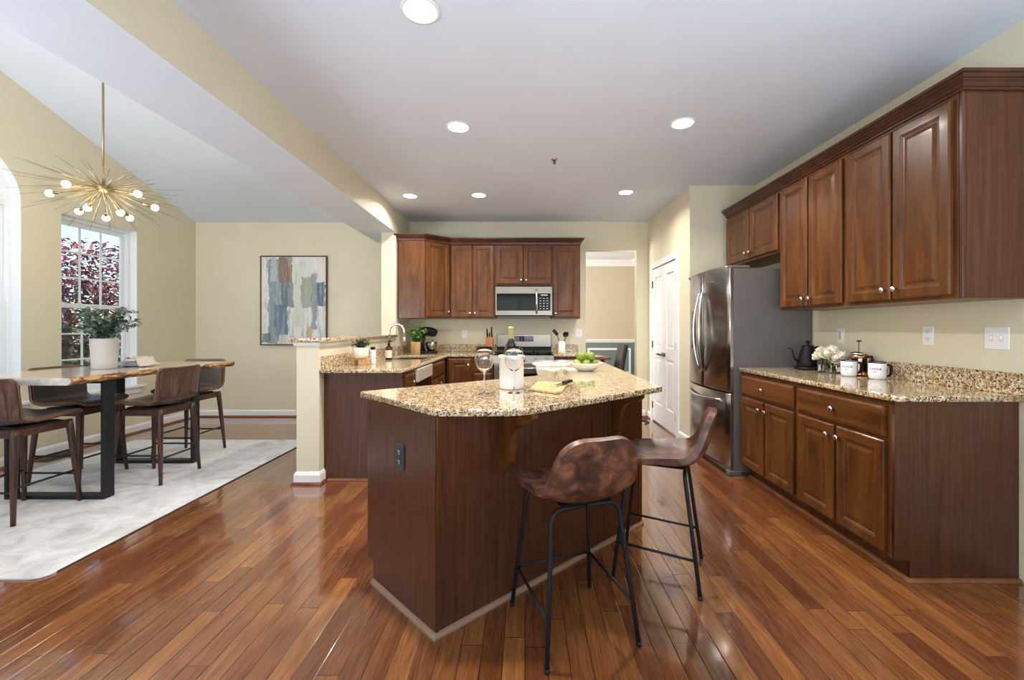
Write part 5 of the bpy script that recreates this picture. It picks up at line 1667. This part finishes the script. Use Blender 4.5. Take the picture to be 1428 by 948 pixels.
so = thing('soap_bottle', 'amber soap pump bottle with a pale label beside the faucet', 'soap bottle', (-1.385, 4.72, CZT))
so.location = (-1.53, 4.72, CZT)
so.location = (-1.42, 4.452, CZT)
b = MB(); b.lathe([(.032, 0), (.034, .004), (.034, .115), (.026, .135), (.013, .145), (.013, .155)], (0, 0, 0), 28); b.build('bottle', M['amber'], so)
b = MB(); rows = [[(.0344 * math.cos(a), .0344 * math.sin(a), z) for a in [R(-150 + 10 * k) for k in range(15)]] for z in (.022, .10)]
b.rings(rows, False, False, False, True); b.build('label', M['labelwhite'], so)
b = MB(); b.lathe([(.014, .155), (.014, .170), (.005, .172), (.005, .195)], (0, 0, 0), 16); b.tube([(-.008, 0, .197), (.035, 0, .192)], .005, 8); b.build('pump', M['black'], so)
p2 = thing('potted_plant', 'bright green leafy plant in a woven tan pot near the corner', 'potted plant', (-1.345, 5.30, CZT))
p2.location = (-1.35, 5.275, CZT)
b = MB(); b.lathe([(.050, 0), (.055, .004), (.060, .155), (.058, .16), (.054, .16), (.05, .14)], (0, 0, 0), 28)
b.build('pot', M['tanpot'], p2)
b = MB(); b.lathe([(.0535, .135), (.0535, .148)], (0, 0, 0), 20); b.build('soil', M['soil'], p2)
bushy(p2, M['leaf_green'], 34, .25, .16, .045, .022, 9, .14, 8, stem=.0015)
# black stand mixer in the corner
mx = thing('stand_mixer', 'black stand mixer in the counter corner behind the green plant', 'mixer', (-1.30, 5.64, CZT), 30)
mx.scale = (.82, .82, .9)
b = MB(); b.box(-.12, .16, -.09, .09, 0, .03, .012, 2); b.tube([(-.07, 0, .02), (-.08, 0, .14), (-.07, 0, .26)], [.055, .042, .05], 16); b.build('base', M['black'], mx)
b = MB(); b.tube([(-.12, 0, .30), (-.10, 0, .315), (0, 0, .32), (.10, 0, .31), (.16, 0, .295), (.17, 0, .29)], [.02, .06, .07, .065, .05, .03], 18); b.build('motor_head', M['black'], mx)
b = MB(); b.tube([(.10, 0, .25), (.10, 0, .18)], .012, 10); b.build('beater_shaft', M['chrome'], mx)
b = MB(); b.lathe([(.05, .031), (.055, .034), (.085, .08), (.10, .16), (.098, .16), (.082, .085), (.002, .04)], (.08, 0, 0), 28); b.build('bowl', M['steel'], mx)
# knife block
kb_ = thing('knife_block', 'reddish wooden knife block with dark-handled knives beside the range', 'knife block', (-.475, 5.72, CZT), 0)
b = MB(); b.prism_x([(-.06, 0), (.08, 0), (.08, .16), (.0, .215), (-.045, .19)], -.048, .048); b.build('block', M['blockwood'], kb_)
kbd = Vector((0, -.30, .95)).normalized()
for (x, y, ln) in ((-.03, .01, .12), (.03, .01, .15), (.0, .03, .10), (-.028, .05, .09), (.03, .05, .09)):
    b = MB(); p0 = Vector((x, y, .19)); p0.z = .205 if y < .03 else .175
    b.tube([p0, p0 + kbd * ln * .4, p0 + kbd * ln], [.009, .011, .009], 8, flat=1.3); b.build('knife_handle', M['black'], kb_)
# utensil crock
uc = thing('utensil_crock', 'white tapered utensil crock right of the range', 'crock', (.485, 5.60, CZT))
b = MB(); b.lathe([(.050, 0), (.054, .004), (.040, .158), (.038, .16), (.036, .157), (.048, .012), (.002, .01)], (0, 0, 0), 28); b.build('crock', M['white_cer'], uc)
u1 = thing('spatula', 'black slotted spatula leaning left in the utensil crock', 'spatula', (.485, 5.60, CZT + .012))
b = MB(); b.tube([(.008, 0, .0), (-.045, -.005, .18), (-.06, -.005, .22)], .0045, 8); b.build('handle', M['black'], u1)
b = MB(); b.M = Matrix.Translation((-.085, -.005, .262)) @ Matrix.Rotation(R(-42), 4, 'Y'); b.box(-.022, .022, -.004, .004, -.045, .045, .004); b.build('blade', M['black'], u1)
u2 = thing('ladle', 'black round ladle standing upright in the utensil crock', 'ladle', (.50, 5.60, CZT + .012))
b = MB(); b.tube([(-.003, .004, .0), (.012, .004, .14), (.026, .0, .20)], .0045, 8); b.build('handle', M['black'], u2)
b = MB(); b.lathe([(.002, .0), (.022, .004), (.033, .014), (.035, .024), (.032, .024), (.02, .010), (.002, .006)], (.032, .012, .235), 24, axis='y'); b.build('ladle_bowl', M['black'], u2)
u3 = thing('serving_spoon', 'black serving spoon leaning right in the utensil crock', 'spoon', (.48, 5.61, CZT + .012))
b = MB(); b.tube([(-.012, 0, 0), (.045, .005, .15), (.072, .005, .21)], .0045, 8); b.build('handle', M['black'], u3)
b = MB(); b.ico((.085, .005, .24), .02, 2, (.55, .4, 1.7)); b.build('spoon_bowl', M['black'], u3)

# ------------------------------------------------------------------ far dining room furniture
dt = thing('dining_room_table', 'polished mahogany table seen through the doorway', 'table', (.60, 7.45, 0))
b = MB(); b.box(-.85, .80, -.50, .50, .73, .762, .006, 2); b.build('table_top', M['tabletop'], dt)
for sx in (-.72, .68):
    for sy in (-.40, .40):
        b = MB(); b.tube([(sx, sy, 0), (sx, sy, .4), (sx, sy, .73)], [.02, .03, .035], 10); b.build('leg', M['tabletop'], dt)
b = MB(); b.lathe([(.06, 0), (.08, .003), (.13, .012), (.13, .015), (.075, .006), (.002, .005)], (0, 0, 0), 28)
o = b.build('plate', M['platerim'], None, (1.18, 7.15, .7626)); tag(o, 'white plate on the mahogany table in the far room', 'plate')
dc = thing('upholstered_chair', 'charcoal upholstered dining chair seen through the doorway', 'chair', (1.50, 7.10, 0), 90)
dc.location = (1.33, 7.02, 0)
prof = [(.22, .47), (.10, .48), (-.10, .48), (-.16, .50), (-.20, .60), (-.235, .80), (-.275, .985)]
shell(prof, lambda s: .225, lambda s: .015, .05, .06, 2.2, t=.07, name='seat_and_back', mat=M['chairfab'], parent=dc)
for sx in (-1, 1):
    for sy in (-1, 1):
        b = MB(); b.tube([(sx * .18, sy * .17 - .02, .40), (sx * .19, sy * .19 - .02 - (.04 if sy < 0 else 0), 0)], [.02, .014], 8); b.build('leg', M['black'], dc)

# ------------------------------------------------------------------ garden outside
b = MB(); b.box(-40, XL - .31, -20, 40, -.42, -.35); o = b.build('ground', M['grass']); struct(o)
def tree(name, lb, loc, h0, h1, rad, mats, nleaf, L_, seed, cat='tree', group='trees in the garden'):
    t_ = thing(name, lb, cat, loc, 0, group)
    rn = random.Random(seed)
    b = MB(); b.tube([(0, 0, 0), (.05, 0, h0), (-.05, .05, (h0 + h1) / 2)], [.09, .07, .04], 10)
    for i in range(7):
        a = i * .9; b.tube([(.03, 0, h0 * .9), (math.cos(a) * rad * .4, math.sin(a) * rad * .4, (h0 + h1) / 2), (math.cos(a) * rad * .8, math.sin(a) * rad * .8, h1 * .8)], [.04, .025, .01], 6)
    b.build('trunk', M['barktree'], t_)
    for mi, mt_ in enumerate(mats):
        b = MB()
        for i in range(nleaf // len(mats)):
            u = rn.uniform(0, 1) ** .4
            a = rn.uniform(0, 2 * PI); cz = rn.uniform(-1, 1); s_ = math.sqrt(1 - cz * cz)
            p = Vector((rad * u * s_ * math.cos(a), rad * u * s_ * math.sin(a), (h0 + h1) / 2 + (h1 - h0) / 2 * u * cz))
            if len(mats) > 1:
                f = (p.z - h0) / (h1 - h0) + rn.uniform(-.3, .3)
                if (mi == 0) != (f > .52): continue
            d = Vector((rn.uniform(-1, 1), rn.uniform(-1, 1), rn.uniform(-.7, .7)))
            leafcard(b, p, d, Vector((rn.uniform(-.6, .6), rn.uniform(-.6, .6), 1)), L_ * rn.uniform(.6, 1.2), L_ * .6)
        fo = b.build('foliage', M[mt_], t_, fixn=False); 
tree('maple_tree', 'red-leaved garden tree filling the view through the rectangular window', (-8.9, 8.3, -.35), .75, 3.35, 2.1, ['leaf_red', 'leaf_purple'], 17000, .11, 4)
tree('garden_tree', 'green garden tree outside the arched window', (-10.5, 4.6, -.35), 1.0, 3.0, 1.9, ['leaf_tree'], 3500, .18, 6)
tree('garden_shrub', 'low green shrub in front of the red tree outside the rectangular window', (-6.6, 6.1, -.35), .1, 1.2, 1.0, ['leaf_tree'], 2500, .10, 8, 'shrub')
